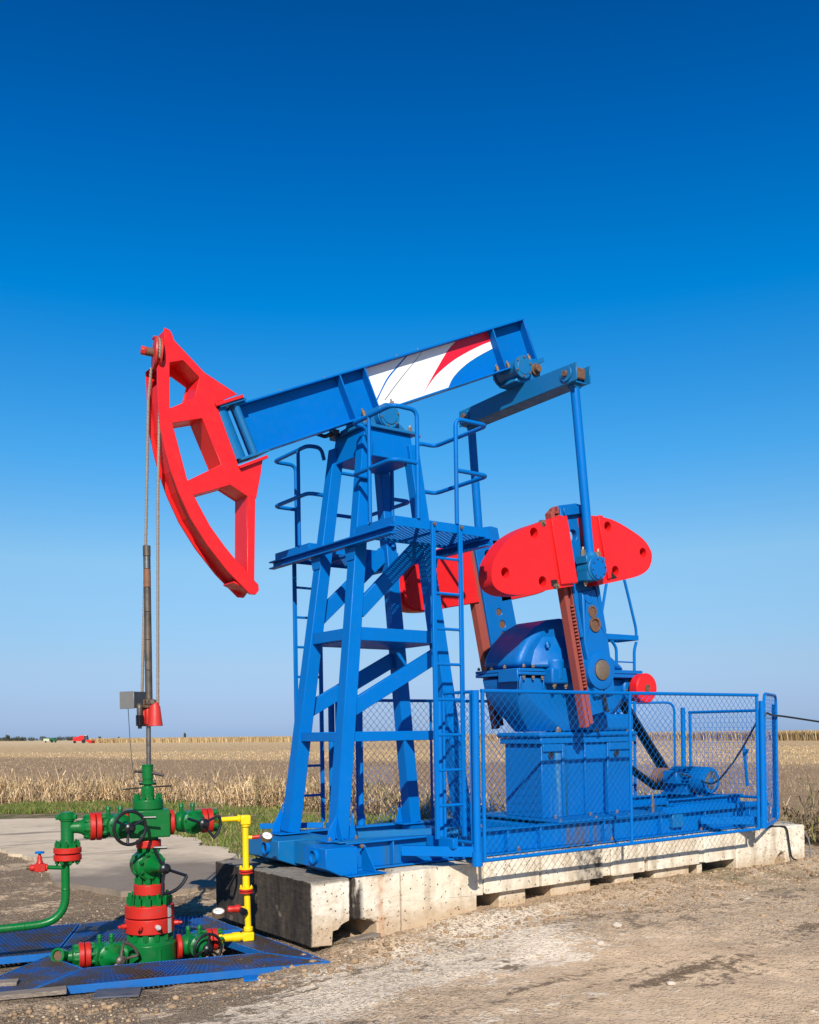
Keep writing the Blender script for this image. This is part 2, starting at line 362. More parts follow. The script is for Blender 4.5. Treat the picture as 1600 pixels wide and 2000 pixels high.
def soil_mat():
    m, t, b = nmat('soil'); p = pos(t)
    sep = N(t, 'ShaderNodeSeparateXYZ'); t.links.new(p, sep.inputs[0])
    dotF = N(t, 'ShaderNodeVectorMath', operation='DOT_PRODUCT'); t.links.new(p, dotF.inputs[0]); dotF.inputs[1].default_value = tuple(F)
    dotR = N(t, 'ShaderNodeVectorMath', operation='DOT_PRODUCT'); t.links.new(p, dotR.inputs[0]); dotR.inputs[1].default_value = tuple(RT)
    D = mth(t, 'SUBTRACT', dotF.outputs['Value'], F.dot(CAM)); L = mth(t, 'SUBTRACT', dotR.outputs['Value'], RT.dot(CAM))
    a1 = noise(t, .55, 6, .62); a2 = noise(t, 2.0, 6, .65); a3 = noise(t, 11, 5, .7); a4 = noise(t, 60, 3, .7)
    mp = N(t, 'ShaderNodeMapping'); mp.inputs['Rotation'].default_value = (0, 0, R(-36)); mp.inputs['Scale'].default_value = (.6, 1.6, 1); t.links.new(p, mp.inputs[0])
    s1 = noise(t, .95, 6, .66, src=mp.outputs[0], dist=.6)
    mp3 = N(t, 'ShaderNodeMapping'); mp3.inputs['Location'].default_value = (7.3, 3.1, 1.7); mp3.inputs['Rotation'].default_value = (0, 0, R(-36)); mp3.inputs['Scale'].default_value = (.55, 1.5, 1); t.links.new(p, mp3.inputs[0])
    s2_ = noise(t, 1.15, 6, .66, src=mp3.outputs[0], dist=.5)
    c = mix(t, ramp(t, a2, .35, .7), (.72, .525, .335), (.53, .375, .23))
    # chalky crust patches in front of the blocks, on a band that runs past the gratings
    yy = mth(t, 'ADD', mth(t, 'ADD', sep.outputs[1], 2.05), mth(t, 'MULTIPLY', sep.outputs[0], -.20))
    band = mth(t, 'MULTIPLY', ramp(t, mth(t, 'ABSOLUTE', yy), 1.15, .25), ramp(t, sep.outputs[0], 3.6, 2.2))
    ch = mth(t, 'ADD', mth(t, 'ADD', mth(t, 'MULTIPLY', s1, .6), mth(t, 'MULTIPLY', a3, .40)), mth(t, 'MULTIPLY', band, .165))
    c = mix(t, mth(t, 'MULTIPLY', ramp(t, ch, .56, .605), .95), c, (.90, .75, .56))
    # damp and dark earth
    left = ramp(t, mth(t, 'ADD', sep.outputs[0], mth(t, 'MULTIPLY', sep.outputs[1], -.55)), 1.5, .3)
    dk = mth(t, 'ADD', mth(t, 'ADD', mth(t, 'MULTIPLY', s2_, .62), mth(t, 'MULTIPLY', a3, .38)), mth(t, 'MULTIPLY', left, .10))
    c = mix(t, mth(t, 'MULTIPLY', ramp(t, dk, .535, .585), .9), c, (.15, .10, .058))
    # oil round the well
    ox = N(t, 'ShaderNodeVectorMath', operation='DISTANCE'); t.links.new(p, ox.inputs[0]); ox.inputs[1].default_value = (.0, .3, -.1)
    oil = ramp(t, mth(t, 'ADD', ox.outputs['Value'], mth(t, 'MULTIPLY', a2, -2.2)), .75, .15)
    c = mix(t, mth(t, 'MULTIPLY', oil, .85), c, (.045, .032, .024))
    # pebbles of many colours
    vo = N(t, 'ShaderNodeTexVoronoi'); vo.inputs['Scale'].default_value = 42; t.links.new(p, vo.inputs['Vector'])
    peb = mth(t, 'MULTIPLY', ramp(t, vo.outputs['Distance'], .45, .28), ramp(t, a3, .40, .52))
    vr = N(t, 'ShaderNodeSeparateColor'); t.links.new(vo.outputs['Color'], vr.inputs[0])
    pc = mix(t, vr.outputs[0], (.68, .54, .38), (.20, .14, .085))
    cp_ = N(t, 'ShaderNodeVectorMath', operation='DISTANCE'); t.links.new(p, cp_.inputs[0]); cp_.inputs[1].default_value = (2.3, -3.3, 0)
    loose = ramp(t, mth(t, 'ADD', cp_.outputs['Value'], mth(t, 'MULTIPLY', a2, 1.6)), 1.7, 2.5, .22, 1.)      # trodden hard in the middle of the yard
    c = mix(t, mth(t, 'MULTIPLY', mth(t, 'MULTIPLY', peb, loose), .6), c, pc)
    vo2 = N(t, 'ShaderNodeTexVoronoi'); vo2.inputs['Scale'].default_value = 110; t.links.new(p, vo2.inputs['Vector'])
    vr2 = N(t, 'ShaderNodeSeparateColor'); t.links.new(vo2.outputs['Color'], vr2.inputs[0])
    c = mix(t, mth(t, 'MULTIPLY', mth(t, 'MULTIPLY', ramp(t, vr2.outputs[1], .5, .62), loose), .45), c, mix(t, vr2.outputs[0], (.24, .155, .09), (.80, .65, .48)))
    # beyond the yard: earth, then cut stubble
    yard = mth(t, 'ADD', mth(t, 'MAXIMUM', L, -4.5), mth(t, 'ADD', D, mth(t, 'MULTIPLY', a1, 3.)))
    field = mix(t, ramp(t, a2, .35, .68), (.33, .21, .12), (.47, .32, .18))
    stb = mix(t, ramp(t, noise(t, 1.1, 6, .75), .38, .66), (.66, .46, .24), (.44, .295, .15))
    edge = mth(t, 'ADD', mth(t, 'ADD', D, mth(t, 'MULTIPLY', L, .72)), mth(t, 'MULTIPLY', noise(t, .06, 3), 14.))
    field = mix(t, ramp(t, edge, 66, 78), field, stb)
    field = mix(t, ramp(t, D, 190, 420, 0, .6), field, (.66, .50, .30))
    grass = mix(t, ramp(t, a3, .35, .65), (.09, .105, .03), (.22, .18, .085))
    gm = mth(t, 'MULTIPLY', mth(t, 'MULTIPLY', ramp(t, yard, 14.0, 15.6), ramp(t, a2, .40, .58)), ramp(t, L, 5.0, 2.5, .25, 1.))
    c = mix(t, gm, c, grass)
    c = mix(t, ramp(t, yard, 19.0, 21.0), c, field)
    t.links.new(c, b.inputs['Base Color']); b.inputs['Roughness'].default_value = .95; b.inputs['Specular IOR Level'].default_value = .15
    h = mth(t, 'MULTIPLY', mth(t, 'ADD', mth(t, 'ADD', mth(t, 'MULTIPLY', a3, 1.), mth(t, 'MULTIPLY', a4, .5)), mth(t, 'MULTIPLY', peb, .6)), mth(t, 'ADD', mth(t, 'MULTIPLY', loose, .75), .25))
    bump(t, b, h, .9, .035); return m
M['soil'] = soil_mat()
xs = axis(-4.5, 11.5, .05, 4500); ys = axis(-6.5, 4, .05, 4500)
X, Y = np.meshgrid(xs, ys); g = grid_mesh('ground', X, Y, ground_z(X, Y), M['soil']); g['kind'] = 'structure'

def pad_mat():
    m, t, b = nmat('pale_slab'); n1 = noise(t, .8, 6); n2 = noise(t, 5, 6); n3 = noise(t, 40, 4)
    mp = N(t, 'ShaderNodeMapping'); mp.inputs['Rotation'].default_value = (0, 0, R(-36)); mp.inputs['Scale'].default_value = (.5, 1.7, 1); t.links.new(pos(t), mp.inputs[0])
    s = noise(t, .55, 5, .6, src=mp.outputs[0], dist=.5)
    c = mix(t, ramp(t, n1, .35, .68), (.66, .53, .375), (.54, .425, .29))
    c = mix(t, ramp(t, n2, .52, .72, 0, .6), c, (.33, .26, .19))
    c = mix(t, ramp(t, s, .57, .66, 0, .8), c, (.17, .13, .095))
    d = N(t, 'ShaderNodeVectorMath', operation='DISTANCE'); t.links.new(pos(t), d.inputs[0]); d.inputs[1].default_value = (1.3, 2.2, 0)
    c = mix(t, ramp(t, mth(t, 'ADD', d.outputs['Value'], mth(t, 'MULTIPLY', n1, -3.0)), 1.6, .1, 0, .8), c, (.13, .10, .08))
    t.links.new(c, b.inputs['Base Color']); b.inputs['Roughness'].default_value = .9
    bump(t, b, mth(t, 'ADD', n2, n3), .35, .012); return m
def slab():
    pts = [(.64, 7.45), (.65, 5.9), (.62, 4.7), (.43, 3.3), (.6, 2.4), (1.9, 1.9), (2.25, 3.4), (2.96, 4.43), (3.11, 5.56), (3.23, 7.11), (3.16, 8.5), (3.06, 10.2), (2.8, 12.2), (1.95, 12.9), (-2.5, 15.2), (-7.5, 16.0), (-8.5, 12), (-3.2, 9.0)]
    out = []
    for i in range(len(pts)):
        a, b = V(pts[i]), V(pts[(i+1) % len(pts)]); k = max(2, int((b-a).length/.12))
        for j in range(k):
            p = a.lerp(b, j/k); nn = V((-(b-a).y, (b-a).x)).normalized()
            out.append(p + nn*(fbm(np.array([p.x*1.9]), np.array([p.y*1.9]), 4, 77)[0]-.47)*.55)
    zt = .045
    o = MB().prism([tuple(p) for p in out], [], -.12, zt, lambda a, b, y: (a, b, y - .0078*a*0)).build('concrete_slab', pad_mat(), fix=True)
    o['kind'] = 'structure'; return o
slab()
exec_parts = []

# ------------------------------------------------------------------ concrete blocks
def block(name, poly, y0, y1, mat, label, group='concrete foundation blocks', plane='x', rough=.007):
    if plane == 'x': mb = MB().prism(poly, [], y0, y1)
    o = mb.build(name, mat, None, bevel=.012)
    o.modifiers.new('tri', 'TRIANGULATE')
    s = o.modifiers.new('fine', 'SUBSURF'); s.subdivision_type = 'SIMPLE'; s.levels = s.render_levels = 4
    tx = bpy.data.textures.new('chips', 'CLOUDS'); tx.noise_scale = .03; tx.noise_depth = 3
    d = o.modifiers.new('chips', 'DISPLACE'); d.texture = tx; d.strength = rough; d.mid_level = .5; d.texture_coords = 'GLOBAL'
    return tag(o, label, 'concrete block', group)
def rect(a, b, c, d): return [(a, c), (b, c), (b, d), (a, d)]
def cuts(poly, n=.12):
    out = []
    for p, q in zip(poly, poly[1:]+poly[:1]):
        p, q = V(p), V(q); k = max(1, int((q-p).length/n))
        out += [tuple(p.lerp(q, i/k)) for i in range(k)]
    return out
TOP = .487
block('concrete_block', cuts([(.94, -.02), (1.14, -.03), (1.145, .085), (1.20, .09), (1.23, .125), (1.30, .15), (1.305, TOP), (.94, TOP)]), -.86, .86, M['conc_oil'],
      'end concrete block with oil blackened left face beside the wellhead gratings', rough=.010)
block('concrete_block', cuts([(1.335, .15), (1.50, .13), (1.56, .10), (1.565, -.12), (1.80, -.12), (1.80, TOP-.006), (1.335, TOP-.006)]), -.86, .86, M['conc_oil2'],
      'narrow concrete block with black and rusty streaks, second from the wellhead', rough=.010)
block('concrete_block', cuts([(1.815, -.12), (2.62, -.12), (2.62, .20), (2.695, .20), (2.695, TOP), (1.815, TOP)]), -.845, .845, M['conc'],
      'beige concrete block under the fence gate with the fence shadow on it')
B = [(2.705, 3.375, 'pale concrete block under the left end of the long fence panel'), (3.39, 4.20, 'concrete block with the large dark wet stain on its face'),
     (4.33, 4.82, 'narrow concrete block right of the wet stained block'), (4.86, 5.67, 'wide clean pale concrete block under the right half of the long fence panel'),
     (5.76, 6.30, 'concrete block with the outrigger shadow, beside the last end block')]
for a, b, l in B:
    block('concrete_block', cuts(rect(a, b, .205, TOP)), -.86, .86, M['conc_wet'], l)
block('concrete_block', cuts([(6.315, -.1), (7.02, -.1), (7.03, .12), (7.14, .21), (7.22, .19), (7.24, -.1), (7.62, -.1), (7.62, TOP), (6.315, TOP)]), -.86, .86, M['conc'],
      'last concrete block with a broken hole in its foot and cables over it', rough=.010)
FT = [(2.93, 3.25, 'pale concrete footing under the left end of the fence panel'), (3.57, 4.10, 'wide brownish concrete footing under the wet stained block'), (4.45, 4.72, 'small concrete footing under the narrow block'),
      (5.03, 5.58, 'wide pale concrete footing under the wide clean block'), (5.72, 5.80, 'thin concrete footing beside the gap at the last end block')]
for a, b, l in FT:
    block('concrete_footing', cuts(rect(a, b, -.15, .198)), -.80, .80, M['conc'], l, 'concrete footings under the blocks')
for x in (4.265, 5.715): # mortar between blocks
    o = MB().box(x-.055 if x < 5 else x-.04, x+.055 if x < 5 else x+.035, -.845, .845, .215, TOP-.01).build('concrete_spacer', 'conc')
    tag(o, 'soil stained concrete spacer filling the joint beside the narrow block' if x < 5 else 'soil stained concrete spacer left of the block with the outrigger shadow', 'concrete block', 'concrete foundation blocks')
o = MB().bar((1.30, -.84, -.02), (1.58, -.83, .0), .10, .03).build('wood_board', 'wood', bevel=.004); tag(o, 'weathered board stuck in the hole between the two left blocks', 'board')

# ================================================================== pump jack
PJ = thing('pump_jack', (2.15, 0, .49), 'blue oil pump jack with red horse head and red counterweights on a concrete base', 'pump jack')
ZB, ZT = .497, .735
def part(name, mat='blue', bevel=.004, parent=None, **k): return lambda mb: mb.build(name, mat, parent or PJ, bevel=bevel, **k)

# ---- base skid
mb = MB()
for y in (-.56, .56):
    s = 1 if y > 0 else -1
    mb.ibeam((1.42, y, (ZB+ZT)/2), (7.30, y, (ZB+ZT)/2), .14, ZT-ZB, .014)
    for x in (1.9, 2.6, 3.2, 3.62, 4.5, 5.36, 6.1, 6.9): mb.box(x-.006, x+.006, y+s*.008-.001, y+s*.064, ZB+.016, ZT-.016) if s > 0 else mb.box(x-.006, x+.006, y-.064, y-.008, ZB+.016, ZT-.016)
skid = mb.build('base_skid', 'drip_blue', PJ, bevel=.003)
for x in (1.62, 2.85, 3.7, 5.3, 6.2, 7.2):
    MB().box(x-.07, x+.07, -.485, .485, ZB+.02, ZT-.012).build('cross_beam', 'blue', skid, bevel=.004)
# end boxes at the wellhead side
mb = MB()
mb.loft([[(1.12, y, ZB+.07), (1.12, y, ZT-.01), (1.62, y, ZT-.01), (1.62, y, ZB+.002), (1.30, y, ZB+.002)] for y in (-.02, .54)])
mb.build('end_box', 'teal', skid, bevel=.005)
mb = MB()
mb.loft([[(1.12, y, ZB+.07), (1.12, y, ZT-.01), (1.42, y, ZT-.01), (1.42, y, ZB+.002), (1.26, y, ZB+.002)] for y in (-.80, -.45)])
mb.build('end_box', 'blue', skid, bevel=.005)
MB().box(1.27, 1.6, -.447, -.023, ZB+.03, ZT-.02).build('cross_beam', 'teal', skid, bevel=.004)
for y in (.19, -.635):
    mb = MB(); n = 24
    P = [(1.122, r) for r in ()]
    mb.lathe((1.121, y, .655), (-1, 0, 0), [(0, .058), (.03, .058), (.03, .047), (-.02, .047)], 24).build('pipe_stub', 'blue', skid)
    MB().cyl((1.119, y, .655), (1.1165, y, .655), .046, 24).build('hole', 'dark' if y > 0 else 'teal', skid)  # flat disc in the stub; the dark one paints the shade of its bore
# foot bracket under the front corner
mb = MB()
for x in (1.36, 1.58):
    mb.prism([(-.62, ZT-.02), (-.66, ZT-.02), (-.83, ZB+.005), (-.62, ZB+.005)], [], x-.006, x+.006, lambda a, b, y: (y, a, b))
mb.box(1.30, 1.66, -.86, -.632, ZB-.006, ZB+.004)
mb.build('foot_bracket', 'blue', skid, bevel=.002)
bolts(skid, 'bolt', [(1.45, -.655, ZT-.03), (1.55, -.655, ZT-.03)], (0, -1, 0), .018, .022)
MB().box(1.36, 1.66, -.63, -.42, ZT+.001, ZT+.012).build('base_plate', 'teal', skid, bevel=.003)
# deck plates / channels on top of the skid
MB().bar((1.70, -.36, ZT+.028), (2.66, -.66, ZT+.028), .07, .055).build('diagonal_channel', 'teal', skid, bevel=.003)
MB().bar((1.95, .62, ZT+.03), (1.45, .95, ZT+.03), .05, .05).build('outrigger', 'blue', skid, bevel=.003)
# outriggers that carry the fence posts
def outrigger(x0, y0, x1, y1, z=.63):
    MB().bar((x0, y0, z), (x1, y1, z), .055, .085).build('outrigger', 'blue', skid, bevel=.003)
for s in (-1, 1):
    outrigger(1.98, s*.632, 2.40, s*1.15); outrigger(6.0, s*.632, 6.42, s*1.15)
    outrigger(2.25, s*.66, 2.25, s*1.03, .70)
# motor slide rails and tail
for y in (-.42, .18): MB().ibeam((5.7, y, .80), (7.0, y, .80), .10, .12, .012).build('slide_rail', 'blue', skid, bevel=.002)
MB().box(5.62, 6.5, -.60, -.50, ZT+.002, ZT+.075).build('side_channel', 'blue', skid, bevel=.003)
MB().bar((5.4, -.60, .765), (7.25, -.60, .745), .05, .06).build('side_channel', 'blue', skid, bevel=.003)
MB().box(5.55, 5.72, -.62, -.50, ZT-.16, ZT-.02).build('bracket', 'teal', skid, bevel=.003)
MB().box(6.80, 7.28, -.63, .63, ZT+.002, ZT+.016).build('tail_plate', 'blue', skid, bevel=.003)
bolts(skid, 'bolt', [(x, -.60, ZB+.013) for x in (3.35, 4.62, 6.05)], (0, 0, 1), .016, .03)
bolts(skid, 'bolt', [(x, -.60, ZT+.001) for x in (3.9, 4.4, 4.9)], (0, 0, 1), .02, .025)

# ---- tower
TZ = 4.25
LT = {(-1, -1): (1.925, -.24), (1, -1): (2.42, -.24), (-1, 1): (1.925, .24), (1, 1): (2.42, .24)}
LB = {(-1, -1): (1.475, -.41), (1, -1): (2.85, -.41), (-1, 1): (1.475, .41), (1, 1): (2.85, .41)}
def legp(k, z):
    a = (z-ZT)/(TZ-ZT); return V((LB[k][0]*(1-a)+LT[k][0]*a, LB[k][1]*(1-a)+LT[k][1]*a, z))
for k in LT:
    leg = MB().bar(legp(k, ZT+.014), legp(k, TZ), .135, .135, (1, 0, 0), .11, .11).build('tower_leg', 'blue', PJ, bevel=.006)
    p = legp(k, ZT)
    mb = MB(); q = legp(k, ZT+.26)
    for s in (-1, 1):
        mb.prism([(p.x+s*.07, ZT+.014), (p.x+s*.15, ZT+.014), (p.x+s*.13, ZT+.10), (q.x+s*.066, ZT+.26)], [], p.y-.066*k[1]*-1-.005, p.y-.066*k[1]*-1+.005)
    mb.prism([(p.y-.066*-k[1]*-1*-1, ZT+.014), (p.y+k[1]*.16, ZT+.014), (p.y+k[1]*.13, ZT+.10), (q.y+k[1]*.068, ZT+.27)], [], p.x-.05, p.x-.04, lambda a, b, y: (y, a, b))
    mb.box(p.x-.16, p.x+.16, p.y-.10, p.y+.10, ZT+.002, ZT+.014)
    mb.build('gusset', 'blue', leg, bevel=.002)
    bolts(leg, 'bolt', [(p.x+a, p.y+k[1]*.085, ZT+.014) for a in (-.13, .13)], (0, 0, 1), .014, .02)
def tb(name, k0, z0, k1, z1, w, h, up=(0, 0, 1), out=(0, 0, 0), sh=.05):
    a, b = legp(k0, z0), legp(k1, z1); d = (b-a).normalized(); o = V(out)
    mb = MB().bar(a+d*sh+o, b-d*sh+o, w, h, up); return mb.build(name, 'blue', PJ, bevel=.004)
for s in (-1, 1):
    for z, h in ((2.50, .115), (1.61, .085)):
        tb('tower_beam', (-1, s), z, (1, s), z, .10, h)
    tb('tower_brace', (-1, s), 1.83, (1, s), 2.37, .05, .135, (0, 1, 0) if 0 else (0, 0, 1), (0, s*.02, 0))
    tb('tower_brace', (-1, s), 2.66, (1, s), 3.40, .05, .135, (0, 0, 1), (0, s*.02, 0))
    for z, h in ((2.50, .10), (1.61, .08)): tb('tower_beam', (s, -1), z, (s, 1), z, .09, h)
MB().box(1.70, 2.55, -.27, .27, 2.445, 2.452).build('shelf_plate', 'blue', PJ, bevel=.001)
# head of the tower
mb = MB()
mb.loft([[(2.17+a*(.25+(4.34-z)*.14), b*(.25+(4.34-z)*.05), z) for a, b in ((-1, -1), (1, -1), (1, 1), (-1, 1))] for z in (4.10, 4.345)])
mb.build('tower_cap', 'blue', PJ, bevel=.005)
MB().box(1.88, 2.47, -.29, .29, 4.347, 4.375).build('cap_plate', 'teal', PJ, bevel=.004)
bolts(PJ, 'bolt', [(x, y, 4.375) for x in (1.93, 2.42) for y in (-.24, .24)], (0, 0, 1), .02, .045)
MB().tube([(2.44, -.24, 4.36), (2.53, -.24, 4.36)], .014).build('lubricator_stub', 'rust', PJ)
mb = MB().tube(fillet([(1.88, .12, 4.35), (1.80, .12, 4.36), (1.76, .16, 4.33), (1.66, .15, 4.34)], .03), .018); mb.box(1.80, 1.86, .08, .16, 4.33, 4.39)
mb.build('grease_fitting', 'black', PJ)

# ---- saddle bearing
SX, SZ = 2.165, 4.48
br = MB().cyl((SX, -.27, SZ), (SX, .27, SZ), .115, 32).build('saddle_bearing', 'teal', PJ, bevel=.006, seg=2)
mb = MB()
mb.prism([(SX-.24, 4.377), (SX+.24, 4.377), (SX+.22, 4.42), (SX+.10, 4.50), (SX-.10, 4.50), (SX-.22, 4.42)], [], -.20, .20)
mb.build('bearing_pedestal', 'teal', PJ, bevel=.006)
for s in (-1, 1):
    c = MB().lathe((SX, s*.271, SZ), (0, s, 0), [(0, .108), (.012, .108), (.012, .082), (.02, .078)], 32).build('bearing_cover', 'teal', br)
    bolts(br, 'bolt', [(SX+.095*cos(a), s*.284, SZ+.095*sin(a)) for a in np.arange(6)*pi/3+.3], (0, s, 0), .009, .008)

# ---- walking beam   (s along, t across)
BA = R(24.4); BE = V((cos(BA), 0, sin(BA))); BN = V((-sin(BA), 0, cos(BA))); P0 = V((2.19, 0, 4.795))
def bp(s, t, y=0.): return P0 + BE*s + BN*t + V((0, y, 0))
BH = .213
mb = MB()
mb.bar(bp(-1.50, 0), bp(2.065, 0), .018, 2*BH-.034, BN)
for t in (-1, 1): mb.bar(bp(-1.50, t*(BH-.0085)), bp(2.065, t*(BH-.0085)), .19, .017, BN)
beam = mb.build('walking_beam', 'blue', PJ, bevel=.003)
for s in (-.375, -.085, 1.605, 2.058):
    for y in (-1, 1): MB().bar(bp(s, -BH+.018, y*.0515), bp(s, BH-.018, y*.0515), .084, .014, BE).build('stiffener', 'blue', beam, bevel=.002)
MB().bar(bp(2.072, -BH, 0), bp(2.072, BH, 0), .19, .012, BE).build('end_plate', 'blue', beam, bevel=.002)
YD = -.0105
def decal(name, pts, mat, y=YD, th=.0015):
    n = len(pts); vs = [bp(s, t, y) for s, t in pts] + [bp(s, t, y-th) for s, t in pts]
    mb = MB(); k = len(vs)
    tr = tessellate_polygon([[V((a, b, 0)) for a, b in pts]])
    mb.add(vs, [tuple(t) for t in tr]+[tuple(i+n for i in t[::-1]) for t in tr]+[(i, (i+1) % n, n+(i+1) % n, n+i) for i in range(n)])
    return mb.build(name, mat, beam)
T = BH-.019
def curve(pts, n=8):
    out = []
    P = [V((*p, 0)) for p in pts]
    for i in range(len(P)-1):
        a = P[max(i-1, 0)]; b = P[i]; c = P[i+1]; d = P[min(i+2, len(P)-1)]
        for j in range(n):
            u = j/n; q = .5*((2*b)+(c-a)*u+(2*a-5*b+4*c-d)*u*u+(3*b-a-3*c+d)*u**3); out.append((q.x, q.y))
    return out+[pts[-1]]
low = curve([(.86, -T), (.962, -.119), (1.133, -.052), (1.332, -.006), (1.594, .03)])
upl = curve([(.537, -T+.025), (.749, -.055), (.995, .023), (1.227, .066), (1.458, .092), (1.594, .10)])
upr = curve([(1.15, T), (1.042, .152), (.917, .08), (.719, -.048), (.537, -T+.025)])
decal('white_panel', [(-.07, -T), (-.07, T), (1.15, T)] + upr[1:-1] + [(.537, -T+.025)] + upl[1:] + low[::-1], 'white')
decal('red_arc', upl + [(1.594, T)] + upr[:-1], 'decal_red', YD-.0016)
decal('blue_line', [(-.05, -.128)] + curve([(.03, -.065), (.075, -.03), (.20, .055), (.36, .13), (.50, T)])[1:] + curve([(.475, T), (.34, .135), (.185, .063), (.05, -.035), (.005, -.068), (-.068, -.125)]), 'blue', YD-.0016)
decal('thin_line', curve([(.072, -.12), (.30, 0.0), (.52, .105), (.70, T)]) + curve([(.693, T), (.513, .107), (.293, .003), (.065, -.117)]), 'darkgrey', YD-.0016)
bolts(beam, 'bolt', [bp(s, -BH+.017, -.06) for s in (-.25, .1, 1.52, 1.68, 2.0)], BN, .02, .045)
bolts(beam, 'bolt', [bp(s, -BH+.017, .06) for s in (-.25, .1, 1.68, 2.0)], BN, .02, .045)
bolts(beam, 'bolt', [bp(s, BH, -.05) for s in (-1.0, -.52, .35, .62, 1.35)], BN, .008, .012)
# head coupling: two plates and two tubes
for t, a, b in ((BH+.012, -1.66, -1.40), (-BH-.004, -1.66, -1.37)): MB().bar(bp(a, t), bp(b, t), .27, .022, BN).build('coupling_plate', 'teal', beam, bevel=.004)
MB().tube([bp(-1.49, -BH+.01, -.075), bp(-1.49, BH, -.075)], .034, 16).build('coupling_pin', 'teal', beam)
MB().tube([bp(-1.64, -BH+.01, -.03), bp(-1.64, BH, -.03)], .078, 20).build('coupling_tube', 'teal', beam)

# ---- horse head
HO = [(.125, 4.855), (.119, 4.60), (.064, 4.557), (.062, 4.424), (.064, 4.284), (.081, 4.061), (.117, 3.889), (.161, 3.734), (.222, 3.575), (.319, 3.38), (.457, 3.182), (.634, 2.983), (.835, 2.806),
      (.89, 2.805), (.921, 2.845), (.917, 2.892), (.879, 2.924), (.90, 3.609), (.909, 3.61), (.955, 3.824), (.975, 3.947), (.763, 3.829), (.573, 4.294), (.543, 4.335), (.749, 4.449), (.461, 4.568), (.203, 4.776), (.19, 4.818), (.17, 4.846)]
H1 = [(.165, 4.588), (.278, 4.629), (.416, 4.522), (.369, 4.344), (.16, 4.226)]
H2 = [(.18, 4.112), (.433, 4.195), (.593, 3.846), (.30, 3.674)]
H3 = [(.352, 3.565), (.673, 3.69), (.829, 3.617), (.815, 2.99), (.709, 3.083), (.61, 3.187), (.495, 3.326), (.405, 3.473)]
hd = MB().prism(HO, [H1, H2, H3], -.12, -.098).build('horse_head', 'red', PJ, bevel=.003)
HB = [p for p in HO if True]
HBk = [(.064, 4.53)] + HO[3:]
HBk = [(.055, 4.56)] + HO[3:25] + [(.40, 4.615), (.203, 4.70)]
MB().prism(HBk, [[(.165, 4.52), (.27, 4.565), (.40, 4.50), (.36, 4.35), (.16, 4.24)], H2, H3], .098, .12).build('side_plate', 'red', hd, bevel=.003)
def web(pts, w=.196, name='web_plate', th=.014, closed=False):
    mb = MB()
    for a, b in zip(pts, pts[1:]+(pts[:1] if closed else [])):
        p, q = V((a[0], 0, a[1])), V((b[0], 0, b[1])); mb.bar(p, q, w, th, V((-(q-p).z, 0, (q-p).x)))
    return mb.build(name, 'red', hd, bevel=.001)
def inset(pts, k):
    c = sum((V(p) for p in pts), V((0, 0)))/len(pts); return [tuple(V(p)+(V(p)-c).normalized()*k) for p in pts]
for H in (H1, H2, H3): web(inset(H, .012), closed=True)
# recessed arc plate in which the rope lies
web([(x+dx, z+dz) for (x, z), (dx, dz) in zip(HO[3:13], [(.035, 0)]*3+[(.033, .01)]*2+[(.03, .018)]*2+[(.026, .024)]*3)], .196, 'rope_track')
web([(.70, 2.90), (.86, 2.84)], .196, 'tip_plate')
web([(.895, 3.0), (.895, 3.6)], .05, 'strut_rib')
for z0, z1 in (((.545, 4.318), (.79, 4.434)), ((.75, 3.842), (1.008, 3.968))):
    MB().bar((z0[0], 0, z0[1]), (z1[0], 0, z1[1]), .30, .026, BN).build('mounting_flange', 'red', hd, bevel=.003)
MB().prism([(.80, 3.82), (.97, 3.925), (.965, 3.83), (.90, 3.79)], [], -.095, .095).build('gusset', 'dullred', hd, bevel=.002)
# sheave with pin at the top
web([(.14, 4.84), (.135, 4.60), (.115, 4.56)], .16, 'sheave_back')
sh = MB().lathe((.110, -.075, 4.655), (-.97, .22, .06), [(.0, .125), (.015, .125), (.015, .105), (.04, .105), (.04, .128), (.055, .124), (.06, .05)], 40).build('sheave', 'dullred', hd)
MB().cyl((.055, -.063, 4.66), (.0, -.05, 4.664), .033, 16).build('sheave_pin', 'rust', hd)
MB().cyl((.0, -.05, 4.664), (-.04, -.04, 4.668), .036, 6).build('nut', 'dullred', hd, bevel=.005)
MB().tube([(.10, -.05, 4.79), (.08, -.02, 4.805), (.085, .02, 4.80)], .009).build('rope_keeper', 'dullred', hd)

